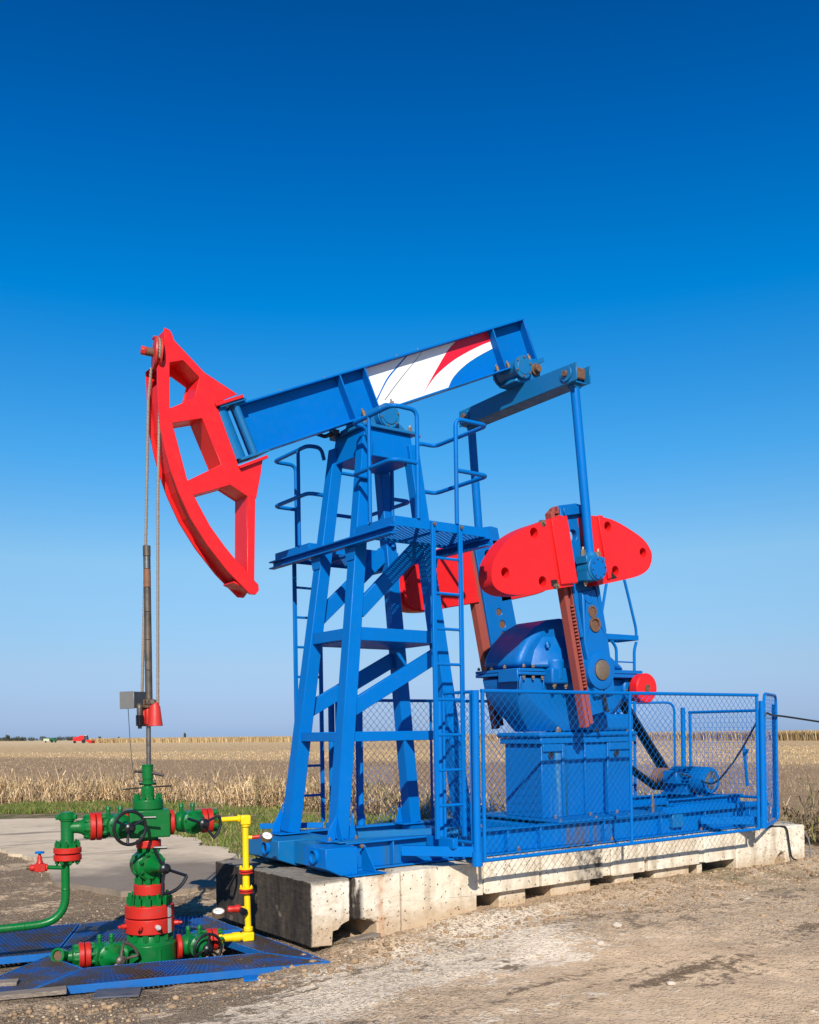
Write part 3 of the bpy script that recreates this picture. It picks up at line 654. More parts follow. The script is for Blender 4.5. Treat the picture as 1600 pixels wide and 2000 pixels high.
# ---- equaliser and its bearing
EX, EZ = 4.06, 5.07
eq = MB().prism([(-.85, EZ-.085), (.93, EZ-.085), (.93, EZ+.085), (.25, EZ+.10), (-.25, EZ+.10), (-.85, EZ+.085)], [], EX-.11, EX-.095, lambda a, b, y: (y, a, b))
eq.prism([(-.85, EZ-.085), (.93, EZ-.085), (.93, EZ+.085), (-.85, EZ+.085)], [], EX+.075, EX+.09, lambda a, b, y: (y, a, b))
eq.box(EX-.093, EX+.073, -.80, .90, EZ-.085, EZ-.07); eq.box(EX-.093, EX+.073, -.62, .72, EZ+.07, EZ+.085)
eq = eq.build('equaliser_beam', 'teal', PJ, bevel=.003)
for s, yp_ in ((-1, -.72), (1, .83)):
    for x in (EX-.111, EX+.091):
        d = -1 if x < EX else 1
        MB().cyl((x, yp_, EZ+.005), (x+d*.014, yp_, EZ+.005), .075, 24).build('pin_plate', 'teal', eq, bevel=.003)
        MB().cyl((x+d*.014, yp_, EZ+.005), (x+d*.035, yp_, EZ+.005), .034, 6).build('pin_nut', 'rust', eq, bevel=.004)
    MB().box(EX-.07, EX+.055, yp_+s*.085-.012, yp_+s*.085+.012, EZ-.05, EZ+.06).build('end_bearing', 'rust', eq, bevel=.02, seg=2)
    MB().box(EX-.05, EX+.05, yp_-.05, yp_+.05, EZ-.115, EZ+.05).build('pitman_head', 'teal', eq, bevel=.008)
cb = V((3.90, 0, 5.305))
eb = MB().cyl((cb.x, -.15, cb.z), (cb.x, .15, cb.z), .098, 30).build('equaliser_bearing', 'teal', PJ, bevel=.004)
for k in (-1, 1):
    MB().lathe((cb.x, k*.151, cb.z), (0, k, 0), [(0, .114), (.02, .114), (.024, .08), (.03, .075)], 30).build('bearing_cover', 'teal', eb)
    bolts(eb, 'bolt', [(cb.x+.097*cos(a), k*.171, cb.z+.097*sin(a)) for a in np.arange(6)*pi/3+.5], (0, k, 0), .013, .012)
mb = MB(); mb.bar(bp(1.70, -BH-.024), bp(2.12, -BH-.024), .28, .045, BN); mb.build('bearing_seat', 'teal', eb, bevel=.004)
MB().prism([(3.82, EZ+.09), (4.20, EZ+.09), (4.16, 5.36), (4.06, 5.44), (3.98, 5.38), (3.93, 5.30)], [], -.13, .13).build('bearing_bracket', 'teal', eb, bevel=.012, seg=2)
MB().cyl((4.09, -.131, 5.32), (4.09, -.16, 5.32), .06, 20).cyl((4.09, -.16, 5.32), (4.09, -.20, 5.325), .042, 14).build('bracket_pin', 'rust', eb, bevel=.004)

# ---- crank, weights, pitman for one side
CH = V((4.425, 0, 2.23)); CA = R(101.9)       # crank direction in x-z
ce = V((cos(CA), 0, sin(CA))); cn = V((sin(CA), 0, -cos(CA)))     # along, across (+x)
def cp(l, a, y): return CH + ce*l + cn*a + V((0, y, 0))
def cmap(s): return lambda a, b, y: cp(b, a, s*y)
def circ(a, b, r, n=14): return [(a+r*cos(2*pi*k/n), b+r*sin(2*pi*k/n)) for k in range(n)]
def local(pts):
    return [((V((x, 0, z))-CH).dot(cn), (V((x, 0, z))-CH).dot(ce)) for x, z in pts]
WLp = [(3.845, 3.70), (3.605, 3.612), (3.42, 3.545), (3.26, 3.467), (3.14, 3.385), (3.06, 3.301), (2.99, 3.21), (2.955, 3.13), (2.945, 3.034), (2.965, 2.965), (3.03, 2.918), (3.15, 2.892), (3.36, 2.905), (3.592, 2.955), (3.985, 3.03)]
WRp = [(4.195, 3.735), (4.358, 3.745), (4.594, 3.726), (4.896, 3.635), (5.03, 3.572), (5.10, 3.51), (5.14, 3.433), (5.11, 3.324), (5.03, 3.25), (4.90, 3.195), (4.694, 3.143), (4.325, 3.06)]
holesL = local([(3.478, 3.49), (3.113, 3.086), (3.58, 3.042)]); holesR = local([(4.481, 3.66), (5.0, 3.448), (4.583, 3.227)])
def smooth_loop(P, keep=()):
    out = []; m = len(P); Q = [V((*p, 0)) for p in P]
    for i in range(m):
        a, b, c, d = Q[i-1], Q[i], Q[(i+1) % m], Q[(i+2) % m]
        corner = lambda u, v, w: (v-u).normalized().dot((w-v).normalized()) < .72
        if corner(a, b, c): a = b
        if corner(b, c, d): d = c
        n = 4 if (c-b).length > .08 else 2
        for j in range(n):
            u = j/n; q = .5*((2*b)+(c-a)*u+(2*a-5*b+4*c-d)*u*u+(3*b-a-3*c+d)*u**3); out.append((q.x, q.y))
    return out
def crank_set(s):
    top, bot = 1.665, -.43
    outl = [(-.15, bot), (.20, bot), (.235, .25), (.19, top-.03), (.10, top), (-.13, top), (-.185, top-.04), (-.185, .3)]
    rim = [(-.12, .30), (-.10, 1.22), (.11, 1.22), (.15, .35), (.12, -.02), (-.09, -.02)]
    ck = MB().prism(outl, [circ(.02, .46, .052), circ(.02, .59, .044), circ(.0, .73, .04), circ(-.01, 1.36, .055)], .53, .60, cmap(s)).build('crank', 'gear', PJ, bevel=.006)
    # raised rims and pockets
    for e in ((-.185, -.135), (.145, .20)):
        mb = MB(); a0, a1 = e
        mb.prism([(a0, .36), (a1, .36), (a1-.01, top-.03), (a0, top-.03)], [], .601, .645, cmap(s)); mb.build('crank_rib', 'gear', ck, bevel=.006)
    MB().prism([(-.134, top-.11), (.134, top-.11), (.134, top-.03), (-.134, top-.03)], [], .601, .645, cmap(s)).build('crank_rib', 'gear', ck, bevel=.006)
    MB().prism([(-.134, 1.02), (.144, .94), (.144, 1.03), (-.134, 1.12)], [], .601, .64, cmap(s)).build('crank_rib', 'gear', ck, bevel=.01)
    MB().prism([(-.12, -.25), (.165, -.25), (.185, .30), (.11, .80), (-.075, .80), (-.155, .30)], [circ(.02, .46, .052), circ(.02, .59, .044), circ(.0, .73, .04)], .601, .66, cmap(s)).build('crank_boss', 'gear', ck, bevel=.02, seg=2)
    for l, a, r in ((.46, .02, .075), (.59, .02, .06), (.73, .0, .055)):
        c = cp(l, a, s*.661)
        MB().lathe(c, (0, s, 0), [(-.05, r*.70), (.016 if l < .5 else .006, r*.70), (.016 if l < .5 else .006, r), (-.002, r)], 24).build('pin_bush', 'rust' if l < .7 else 'gear', ck)
        MB().cyl(cp(l, a, s*.54), cp(l, a, s*.55), r*.69, 20).build('pin_hole', 'rust', ck)
    # hub
    hb = MB().lathe(cp(0, 0, s*.60), (0, s, 0), [(0, .20), (.075, .19), (.085, .135), (.085, .11), (.075, .105)], 32).build('crank_hub', 'gear', ck)
    MB().lathe(cp(0, 0, s*.60), (0, s, 0), [(0, .10), (.095, .10), (.10, .09)], 24).build('shaft_end', 'bolt', ck)
    # slot below the hub, its shade painted as a dark strip on the surface
    MB().prism([(-.008, bot), (.03, bot), (.012, -.17), (-.008, -.17)], [], .64, .662, cmap(s)).build('crank_slot_shade', 'dark', ck)
    # toothed rack on the left edge
    rk = MB().prism([(-.305, -.52), (-.256, -.52), (-.256, 1.63), (-.305, 1.60)], [], .55, .64, cmap(s)).prism([(-.245, -.50), (-.195, -.50), (-.195, -.16), (-.245, -.16)], [], .55, .64, cmap(s)).prism([(-.245, -.158), (-.195, -.158), (-.195, 1.66), (-.245, 1.64)], [], .55, .605, cmap(s)).prism([(-.208, -.158), (-.194, -.158), (-.194, 1.66), (-.208, 1.65)], [], .606, .64, cmap(s))
    rk.prism([(-.2555, -.48), (-.2452, -.48), (-.2452, 1.6), (-.2555, 1.6)], [], .55, .60, cmap(s))
    rk = rk.build('rack_bar', 'primer', ck, bevel=.003)
    first = None
    for i in range(50):
        l = -.12+i*.035
        if l > .70 and l < 1.5: continue
        if first is None:
            first = MB().box(-.022, .022, -.02, .02, -.009, .009).build('rack_tooth', 'primer', rk); o = first
            bx = Matrix((cn, V((0, 1, 0)), ce)).transposed().to_4x4()
        else: o = first.copy(); COL.objects.link(o); o.parent = rk
        o.matrix_basis = Matrix.Translation(cp(l, -.231, s*.632)) @ bx
    # counterweights
    for nm, P, H, sx in (('counterweight', WLp, holesL, -1), ('counterweight', WRp, holesR, 1)):
        L = [tuple(q) for q in smooth_loop(local(P))]
        cw = MB().prism(L, [circ(a, b, .050, 18) for a, b in H], .555, .735, cmap(s)).build(nm, 'red', PJ, bevel=.05, seg=4, ang=60)
        cw.modifiers['bevel'].limit_method = 'ANGLE'; cw.modifiers['bevel'].angle_limit = R(60); cw.modifiers['bevel'].width = .045
        MB().prism([(a*.97, (b-1.1)*.97+1.1) for a, b in L], [], .53, .5545, cmap(s)).build('inner_half', 'red', cw, bevel=.02, seg=2)
        for a, b in H: MB().cyl(cp(b, a, s*.60), cp(b, a, s*.61), .041, 16).build('hole_floor', 'red', cw)
        # thicker clamping pad beside the crank
        e = [q for q in (((-.44, .905), (-.215, .89), (-.215, 1.545), (-.43, 1.535)) if sx < 0 else ((.215, .87), (.275, .88), (.285, 1.50), (.215, 1.51)))]
        MB().prism(list(e), [], .736, .757, cmap(s)).build('clamp_pad', 'red', cw, bevel=.016, seg=3)
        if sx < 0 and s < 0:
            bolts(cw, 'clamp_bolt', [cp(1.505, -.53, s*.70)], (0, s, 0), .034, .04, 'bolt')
            MB().prism([(-.555, .905), (-.465, .905), (-.475, .965), (-.555, .965)], [], .70, .7375, cmap(s)).build('bolt_pocket_shade', 'dark', cw)  # flat dark piece on the face paints the shade inside the pocket
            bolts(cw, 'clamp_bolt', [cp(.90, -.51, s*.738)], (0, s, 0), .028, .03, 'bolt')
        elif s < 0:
            MB().prism([(.285, .865), (.37, .87), (.30, .935), (.285, .935)], [], .70, .7375, cmap(s)).build('bolt_pocket_shade', 'dark', cw)  # pocket depth painted as a dark piece, no real recess
    # wrist pin bearing and pitman
    PW = cp(1.015, 0, s*.0); yb = s*.745
    wb = MB().cyl((PW.x, s*.665, PW.z-.02), (PW.x, s*.835, PW.z-.02), .118, 28).build('wrist_bearing', 'teal', PJ, bevel=.008, seg=2)
    MB().box(PW.x-.13, PW.x+.13, min(s*.67, s*.82), max(s*.67, s*.82), PW.z+.03, PW.z+.105).build('bearing_cap', 'teal', wb, bevel=.006)
    MB().box(PW.x-.115, PW.x-.02, min(s*.67, s*.82), max(s*.67, s*.82), PW.z-.14, PW.z+.028).build('bearing_side', 'teal', wb, bevel=.01)
    MB().lathe((PW.x+.01, s*.836, PW.z-.02), (0, s, 0), [(0, .105), (.012, .105), (.016, .06)], 28).build('bearing_cover', 'gear', wb)
    bolts(wb, 'bolt', [(PW.x+.01+.088*cos(a), s*.848, PW.z-.02+.088*sin(a)) for a in np.arange(8)*pi/4+.2], (0, s, 0), .009, .008, 'darkgrey')
    bolts(wb, 'cap_nut', [(PW.x+a, yb, PW.z+.105) for a in (-.10, .11)], (0, 0, 1), .026, .06)
    bolts(wb, 'cap_nut', [(PW.x-.07, yb, PW.z-.14)], (0, 0, -1), .022, .03)
    MB().tube([(PW.x-.0, yb, PW.z+.10), (PW.x-.01, yb*.99, PW.z+.22), (EX, s*.72-(.02 if s > 0 else 0), EZ-.10)], .045, 18).build('pitman_arm', 'blue', PJ)
    MB().cyl((PW.x, yb, PW.z+.104), (PW.x, yb, PW.z+.15), .075, 20, .05).build('pitman_foot', 'teal', PJ)
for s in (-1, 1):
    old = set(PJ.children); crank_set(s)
    if s > 0:                                   # the far crank sits a little further out
        for o in set(PJ.children)-old: o.location.y += .15

# ---- gearbox
def octo(x0, x1, y, z, cx, cy):
    return [(x0, -y+cy, z), (x0+cx, -y, z), (x1-cx, -y, z), (x1, -y+cy, z), (x1, y-cy, z), (x1-cx, y, z), (x0+cx, y, z), (x0, y-cy, z)]
gb = MB().loft([octo(3.66, 5.32, .29, 2.17, .05, .03), octo(3.68, 5.28, .29, 2.02, .08, .05), octo(3.76, 5.22, .285, 1.86, .17, .11), octo(3.88, 5.12, .28, 1.72, .27, .15), octo(3.96, 5.05, .275, 1.625, .33, .17)]).build('gearbox', 'gear', PJ, bevel=.012, seg=2, ang=50)
dome = [(3.66, 2.27), (3.70, 2.40), (3.80, 2.55), (3.95, 2.68), (4.12, 2.76), (4.30, 2.785), (4.55, 2.76), (4.78, 2.65), (4.96, 2.46), (5.28, 2.27)]
MB().loft([[(x, y*k, z) for x, z in dome] for y, k in ((-.285, 1), (.285, 1))]).build('gearbox_cover', 'gear', gb, bevel=.07, seg=4, ang=60)
# raised front panel and ribs on the cover
MB().loft([[(x, -.27, z) for x, z in ((3.80, 2.262), (3.86, 2.45), (3.99, 2.60), (4.62, 2.62), (4.86, 2.46), (5.0, 2.262))], [(x, -.385, z) for x, z in ((3.96, 2.262), (3.98, 2.36), (4.06, 2.45), (4.52, 2.46), (4.66, 2.38), (4.80, 2.262))]]).build('cover_boss', 'gear', gb, bevel=.035, seg=3)
MB().tube(fillet([(4.03, -.30, 2.38), (4.02, -.36, 2.50), (3.97, -.37, 2.52), (3.98, -.38, 2.46)], .03), .018, 8).build('lifting_hook', 'gear', gb)
MB().box(3.63, 4.30, -.335, .335, 2.222, 2.254).box(3.63, 4.30, -.335, .335, 2.187, 2.2195).build('split_flange', 'gear', gb, bevel=.008, seg=2)
MB().box(4.3005, 5.36, -.40, .40, 2.222, 2.262).box(4.3005, 5.36, -.40, .40, 2.180, 2.2195).build('split_flange', 'gear', gb, bevel=.008, seg=2)
mb = MB(); mb.lathe((4.10, -.34, 2.11), (0, 0, 1), [(0, .02), (.02, .10), (.24, .10), (.25, .08)], 24)
mb.box(3.98, 4.45, -.435, -.30, 2.10, 2.262)
mb.build('shaft_boss', 'gear', gb, bevel=.025, seg=3)
MB().box(3.605, 3.629, -.335, -.05, 2.12, 2.25).build('flange_lip', 'gear', gb, bevel=.006)
for x0, x1 in ((3.66, 3.70), (3.98, 4.02)): MB().prism([(-.32, 2.18), (-.288, 2.18), (-.288, 2.02), (-.30, 2.05)], [], x0, x1, lambda a, b, y: (y, a, b)).build('flange_rib', 'gear', gb, bevel=.005)
bolts(gb, 'bolt', [(3.70+i*.125, -.325, 2.262) for i in range(5)]+[(4.36+i*.17, -.38, 2.262) for i in range(4)] + [(3.65, y, 2.262) for y in (-.1, .1, .3)], (0, 0, 1), .017, .022)
bolts(gb, 'bolt', [(3.70+i*.125, -.325, 2.18) for i in range(5)], (0, 0, -1), .017, .025)
bolts(gb, 'bolt', [(4.04+i*.16, -.40, 2.10) for i in range(3)], (0, 0, -1), .022, .03)
for s in (-1, 1):
    MB().lathe((CH.x, s*.25, CH.z), (0, s, 0), [(0, .26), (.12, .25), (.17, .20), (.285, .12)], 32).build('shaft_housing', 'gear', gb)
MB().box(3.90, 5.34, -.335, .335, 1.565, 1.618).build('gearbox_foot', 'gear', gb, bevel=.025, seg=3)
MB().box(4.55, 5.30, -.33, .33, 1.6185, 1.80).build('foot_block', 'gear', gb, bevel=.04, seg=3)
bolts(gb, 'bolt', [(x, -.30, 1.618) for x in (4.18, 4.72, 5.22)], (0, 0, 1), .03, .035)
MB().cyl((5.27, -.15, 2.075), (5.27, -.34, 2.075), .14, 28).build('pinion_housing', 'gear', gb, bevel=.02, seg=2)
bolts(gb, 'bolt', [(5.27+.11*cos(a), -.34, 2.075+.11*sin(a)) for a in np.arange(6)*pi/3+.2], (0, -1, 0), .012, .012)
dr = MB().lathe((5.30, -.345, 2.07), (0, -1, 0), [(0, .06), (.03, .06), (.03, .135), (.06, .158), (.15, .160), (.165, .150), (.165, .05)], 36).build('brake_drum', 'red', PJ, ang=30)
MB().lathe((5.30, -.505, 2.07), (0, -1, 0), [(0, .04), (.012, .04), (.012, .028), (.008, .026)], 20).build('drum_bore', 'rust', dr)
# big sheave, belts, motor sheave are behind: sheave on the far side
SY = .45
bs = MB().lathe((5.33, SY-.09, 2.06), (0, 1, 0), [(0, .10), (0, .415), (.02, .43), (.03, .405), (.05, .43), (.06, .405), (.08, .43), (.09, .405), (.11, .43), (.12, .405), (.14, .43), (.16, .43), (.18, .10)], 40).build('belt_sheave', 'black', PJ)
for k in range(4):
    y = SY-.06+k*.045
    c0, r0, c1, r1 = V((5.33, y, 2.06)), .425, V((6.61, y-.03, 1.025)), .125
    d = (c1-c0); L = d.length; th = math.atan2(d.z, d.x); be = math.acos((r0-r1)/L); pts = []
    for i in range(15):
        a = th+be+(2*pi-2*be)*i/14; pts.append(c0+V((cos(a), 0, sin(a)))*r0)
    for i in range(9):
        a = th-be+(2*be)*i/8; pts.append(c1+V((cos(a), 0, sin(a)))*r1)
    MB().tube(pts, .017, 6, True).build('drive_belt', 'rubber', PJ)
# pedestal
pd = MB().box(3.97, 5.30, -.275, .275, ZT+.02, 1.50).build('gearbox_pedestal', 'drip_gear', PJ, bevel=.006)
MB().box(3.93, 5.33, -.31, .31, 1.502, 1.562).build('pedestal_flange', 'gear', pd, bevel=.006)
MB().box(3.85, 5.45, -.64, .64, ZT+.001, ZT+.02).build('pedestal_foot', 'gear', pd, bevel=.003)
for x0, x1 in ((4.24, 4.28), (4.56, 4.585), (4.90, 4.93)): MB().box(x0, x1, -.30, -.276, ZT+.021, 1.50).build('pedestal_rib', 'gear', pd, bevel=.004)
MB().box(3.972, 4.238, -.30, -.276, 1.42, 1.50).build('pedestal_lug', 'gear', pd, bevel=.008, seg=2)
MB().box(4.931, 5.298, -.30, -.276, 1.42, 1.50).build('pedestal_lug', 'gear', pd, bevel=.008, seg=2)
for x in (4.10, 5.06): MB().cyl((x, -.277, 1.38), (x, -.281, 1.38), .042, 24).build('lifting_hole_shade', 'dark', pd)  # dark discs on the flat face, painting the shade of open holes
bolts(pd, 'bolt', [(x, -.33, ZT+.02) for x in (4.1, 4.6, 5.0)], (0, 0, 1), .02, .02)
bolts(pd, 'stud', [(5.30, -.56, ZT+.02)], (0, 0, 1), .018, .14)
# rear service platform with ladder behind the gearbox
sp = MB().box(5.78, 6.48, .62, .63, 2.72, 2.78).box(5.78, 6.48, .95, .96, 2.72, 2.78).box(5.78, 5.79, .631, .949, 2.72, 2.78).box(6.47, 6.48, .631, .949, 2.72, 2.78).build('service_platform', 'blue', PJ)
def bars_box(x0, x1, y0, y1, z, st=.03, w=.008, h=.014, ang=30):
    """expanded metal: two families of crossing strands inside a rectangle"""
    mb = MB()
    for sg in (-1, 1):
        a = R(ang*sg); d = V((cos(a), sin(a))); n = V((-d.y, d.x)); cs = [V(p) for p in ((x0, y0), (x1, y0), (x1, y1), (x0, y1))]
        t0 = min(c.dot(n) for c in cs); t1 = max(c.dot(n) for c in cs); t = t0+st/2
        while t < t1:
            lo, hi = -1e9, 1e9; o = n*t
            for i, (m0, m1) in enumerate(((x0, x1), (y0, y1))):
                if abs(d[i]) < 1e-6: continue
                a0, a1 = (m0-o[i])/d[i], (m1-o[i])/d[i]; lo = max(lo, min(a0, a1)); hi = min(hi, max(a0, a1))
            if hi-lo > .01: mb.bar((*(o+d*lo), z+sg*.001), (*(o+d*hi), z+sg*.001), w, h)
            t += st
    return mb
bars_box(5.79, 6.47, .63, .95, 2.755, .03, .006, .01).build('grating', 'blue', sp, fix=False, kind='stuff')
mb = MB()
mb.tube(fillet([(6.46, .64, 2.72), (6.46, .64, 2.86), (6.33, .64, 3.25), (6.20, .64, 3.62), (6.0, .64, 3.62), (5.95, .64, 3.4), (5.79, .64, 2.76)], .06), .017)
mb.build('guard_rail', 'blue', sp)
lad = MB().tube(fillet([(6.46, .64, 2.70), (6.42, .64, 2.60), (6.40, .64, .76)], .05), .018).tube(fillet([(6.02, .64, 2.70), (6.10, .64, 2.62), (6.12, .64, .76)], .05), .018).build('ladder', 'blue', PJ)
for i in range(6): MB().tube([(6.11, .64, .95+i*.3), (6.41, .64, .95+i*.3)], .010, 6).build('rung', 'blue', lad)

# ---- tower platforms, handrails, ladders
for s in (-1, 1):
    y0, y1 = (-.95, -.34) if s < 0 else (.42, 1.08)
    x0, x1 = 1.725, 2.74
    mb = MB(); t = .008
    mb.box(x0, x1, y0, y0+t, 3.33, 3.41).box(x0, x1, y1-t, y1, 3.33, 3.41).box(x0, x0+t, y0+t+.001, y1-t-.001, 3.33, 3.41).box(x1-t, x1, y0+t+.001, y1-t-.001, 3.33, 3.41)
    mb.box(2.20, 2.215, y0+t, y1-t, 3.33, 3.352)
    pl = mb.build('platform', 'blue', PJ, bevel=.002)
    bars_box(x0+t, x1-t, y0+t, y1-t, 3.361, .036, .009, .010, 35).build('grating', 'blue', pl, fix=False, kind='stuff')
    ym, yo = (y1, y0) if s < 0 else (y0, y1)      # inner, outer
    def rail(pts, r=.0185): return MB().tube(fillet(pts, .07, 6), r, 10).build('handrail', 'blue', pl)
    rail([(1.90, ym, 4.20), (1.87, ym, 4.31), (1.725, ym, 4.31), (1.725, yo, 4.31), (1.97, yo, 4.31), (1.97, yo, 3.41)])
    rail([(1.90, ym, 3.87), (1.725, ym, 3.87), (1.725, yo, 3.87), (1.967, yo, 3.87)])
    rail([(1.725, s*.60, 4.30), (1.725, s*.60, 3.41)], .017)
    yr = s*.20
    rail([(2.38, yo, 3.41), (2.38, yo, 4.31), (2.735, yo, 4.31), (2.735, yr, 4.31), (2.52, yr, 4.31), (2.52, yr, 3.41)])
    rail([(2.383, yo, 3.87), (2.735, yo, 3.87), (2.735, yr, 3.87), (2.523, yr, 3.87)])
    # ladder
    xa, xb = (2.105, 2.395) if s < 0 else (1.95, 2.24)
    yl = yo+s*.022; zb = .745
    lad = MB().box(xa-.02, xa+.02, yl-.012, yl+.012, zb, 3.40).box(xb-.02, xb+.02, yl-.012, yl+.012, zb, 3.40).build('ladder', 'blue', PJ, bevel=.003)
    k = 0; z = 1.02
    while z < 3.3:
        MB().tube([(xa+.019, yl, z), (xb-.019, yl, z)], .0125, 8).build('rung', 'blue', lad); z += .297
    bolts(lad, 'bolt', [(xa, yl+s*.012, 3.375), (xb, yl+s*.012, 3.375)], (0, s, 0), .016, .02)
for x in (1.70, 2.72):
    mb = MB()
    mb.box(x-.03, x+.03, -.97, 1.11, 3.315, 3.328).box(x-.03, x+.03, -.97, 1.11, 3.255, 3.268).box(x+.018, x+.03, -.97, 1.11, 3.2685, 3.3145)
    mb.build('platform_beam', 'blue', PJ, bevel=.002)
for k in LT:
    p = legp(k, 3.2)
    MB().prism([(-.085, 3.252), (.085, 3.252), (.06, 3.14), (-.06, 3.14)], [], p.x-.006-k[0]*0+k[0]*.07, p.x+.006+k[0]*.07, lambda a, b, y: (y, p.y+a, b)).build('knee_gusset', 'blue', PJ, bevel=.002)

# ================================================================== fence round the drive end
FN = thing('safety_fence', (2.4, -1.15, .6), 'blue wire mesh safety fence on tube posts around the gearbox and motor', 'fence')
def strip(P, u, v, L, H, kind='chain', cell=.078, wdt=.0025, rad=0.):
    """wires inside a panel with origin P, axes u, v"""
    mb = MB(); n = u.cross(v)
    def clip(o, d):
        lo, hi = -1e9, 1e9
        for i, mx in enumerate((L, H)):
            if abs(d[i]) < 1e-9:
                if not 0 <= o[i] <= mx: return None
                continue
            a, b = (0-o[i])/d[i], (mx-o[i])/d[i]; lo = max(lo, min(a, b)); hi = min(hi, max(a, b))
        return (lo, hi) if hi-lo > .004 else None
    fam = [((1, 1.05), .0022), ((-1, 1.05), -.0022)] if kind == 'chain' else [((1, 0), .002), ((0, 1), -.002)]
    for d, off in fam:
        d = V(d).normalized(); nn = V((-d.y, d.x)); st = cell*.72 if kind == 'chain' else cell
        cs = [V(c).dot(nn) for c in ((0, 0), (L, 0), (0, H), (L, H))]; t = min(cs)+st*.5
        while t < max(cs):
            o = nn*t; c = clip(o, d)
            if c:
                a = o+d*c[0]; b = o+d*c[1]
                jit = random.uniform(-.0015, .0015)
                mb.bar(P+u*a.x+v*a.y+n*(off+jit), P+u*b.x+v*b.y+n*(off+jit), wdt, wdt, n)
            t += st
    return mb
def panel(p0, p1, z0, z1, mids=(), kind='chain', r=.0165, arch=0., cell=.078, hz=0.):
    p0, p1 = V((*p0, z0)), V((*p1, z0)); u = (p1-p0); L = u.length; u.normalize(); v = UP; H = z1-z0
    if arch: path = [p0+v*(H-arch*2), p0, p1, p1+v*(H-arch*2)]
    pts = [p0, p0+v*H, p1+v*H, p1]
    if arch:
        pts = fillet([p0+v*.05, p0+v*H, p1+v*H, p1+v*.0, p0, p0+v*.05], arch, 6); pts = pts[:-1]
    fr = MB().tube(pts, r, 8, True) if arch else MB().tube([pts[0], pts[1]], r, 8).tube([pts[1]-u*r, pts[2]+u*r], r, 8).tube([pts[2], pts[3]], r, 8).tube([pts[3]+u*r, pts[0]-u*r], r, 8)
    fr = fr.build('panel_frame', 'blue', FN)
    for m in mids: MB().tube([p0+u*m, p0+u*m+v*H], r*.9, 8).build('mullion', 'blue', fr)
    mesh = strip(p0, u, v, L, H, kind, cell).build('wire_mesh', 'blue', fr, fix=False, kind='stuff'); return fr
def post(x, y, z0, z1, r=.030):
    MB().cyl((x, y, z0), (x, y, z1), r, 20).build('post', 'blue', FN, bevel=.004)
    MB().cyl((x, y, z0-.05), (x, y, z0+.07), r+.012, 20).build('post_socket', 'blue', FN, bevel=.004)
for s in (-1, 1):
    panel((2.465, s*1.15), (6.30, s*1.15), .55, 1.98, (1.83,) if s < 0 else (1.2, 2.6))
    post(2.385, s*1.15, .56, 1.985, .033); post(6.385, s*1.15, .60, 1.92)
    post(2.40, s*.64, .76, 1.94, .028); post(7.35, s*.66, .62, 1.90)
    panel((2.40, s*.70), (2.40, s*1.075), .70, 1.975, r=.014)
panel((6.46, -1.13), (7.28, -.73), .56, 2.0, r=.016, arch=.12, cell=.078)
panel((6.72, 1.16), (7.28, .74), .66, 1.97, r=.016, arch=.12)
panel((7.36, -.46), (7.36, .56), .80, 1.835, kind='square', cell=.062, r=.018)
hn = MB().bar((6.98, -.50, 1.42), (7.04, -.50, .95), .04, .02).bar((7.0, -.5, 1.30), (7.05, -.5, 1.38), .035, .02)
hn.build('brake_lever', 'blue', PJ, bevel=.003)

# ================================================================== electric motor
MX, MZ = 6.56, 1.03
MT = thing('electric_motor', (MX, -.05, .86), 'blue electric motor with rusty grooved pulley on the tail of the skid', 'motor')
body = MB().lathe((MX, .26, MZ), (0, -1, 0), [(.06, .09), (.06, .12), (.09, .135), (.42, .135), (.43, .13), (.44, .13)], 36).build('motor_body', 'gear', MT)
fins = MB()
for k in range(26):
    a = 2*pi*k/26
    if -2.3 < (a-2*pi if a > pi else a) < -.9: continue
    c, s_ = cos(a), sin(a)
    fins.bar((MX+.145*c, .17, MZ+.145*s_), (MX+.145*c, -.155, MZ+.145*s_), .006, .026, (c, 0, s_))
fins.build('cooling_fins', 'gear', body)
MB().lathe((MX, -.16, MZ), (0, -1, 0), [(0, .157), (.17, .157), (.20, .145), (.20, .112), (.19, .11)], 36).build('fan_cover', 'gear', MT)
gr = MB().lathe((MX, -.345, MZ), (0, -1, 0), [(0, .11), (.006, .11)], 30).build('fan_grille', 'darkgrey', MT)
for rr in (.10, .08, .06, .04): MB().tube([(MX+rr*cos(a), -.357, MZ+rr*sin(a)) for a in np.arange(24)*pi/12], .004, 5, True).build('grille_ring', 'grey', gr)
for k in range(6): MB().bar((MX, -.357, MZ), (MX+.11*cos(k*pi/3), -.357, MZ+.11*sin(k*pi/3)), .006, .005, (0, 1, 0)).build('grille_bar', 'grey', gr)
MB().cyl((MX, -.352, MZ), (MX, -.365, MZ), .035, 16).build('grille_hub', 'gear', MT)
MB().box(MX-.19, MX+.19, -.12, .22, .862, .89).box(MX-.15, MX-.09, -.12, .22, .8905, .95).box(MX+.09, MX+.15, -.12, .22, .8905, .95).build('motor_feet', 'gear', MT, bevel=.004)
MB().box(MX-.24, MX-.12, -.05, .15, .99, 1.14).build('terminal_box', 'gear', MT, bevel=.008)
MB().lathe((MX+.05, .30, MZ-.005), (0, 1, 0), [(0, .03), (0, .12), (.02, .135), (.035, .115), (.05, .135), (.065, .115), (.08, .135), (.095, .115), (.11, .135), (.125, .115), (.14, .135), (.16, .135), (.17, .03)], 32).build('motor_pulley', 'rust', MT)
MB().cyl((MX, .205, MZ), (MX+.0, .34, MZ), .10, 20).build('end_bell', 'rust', MT)

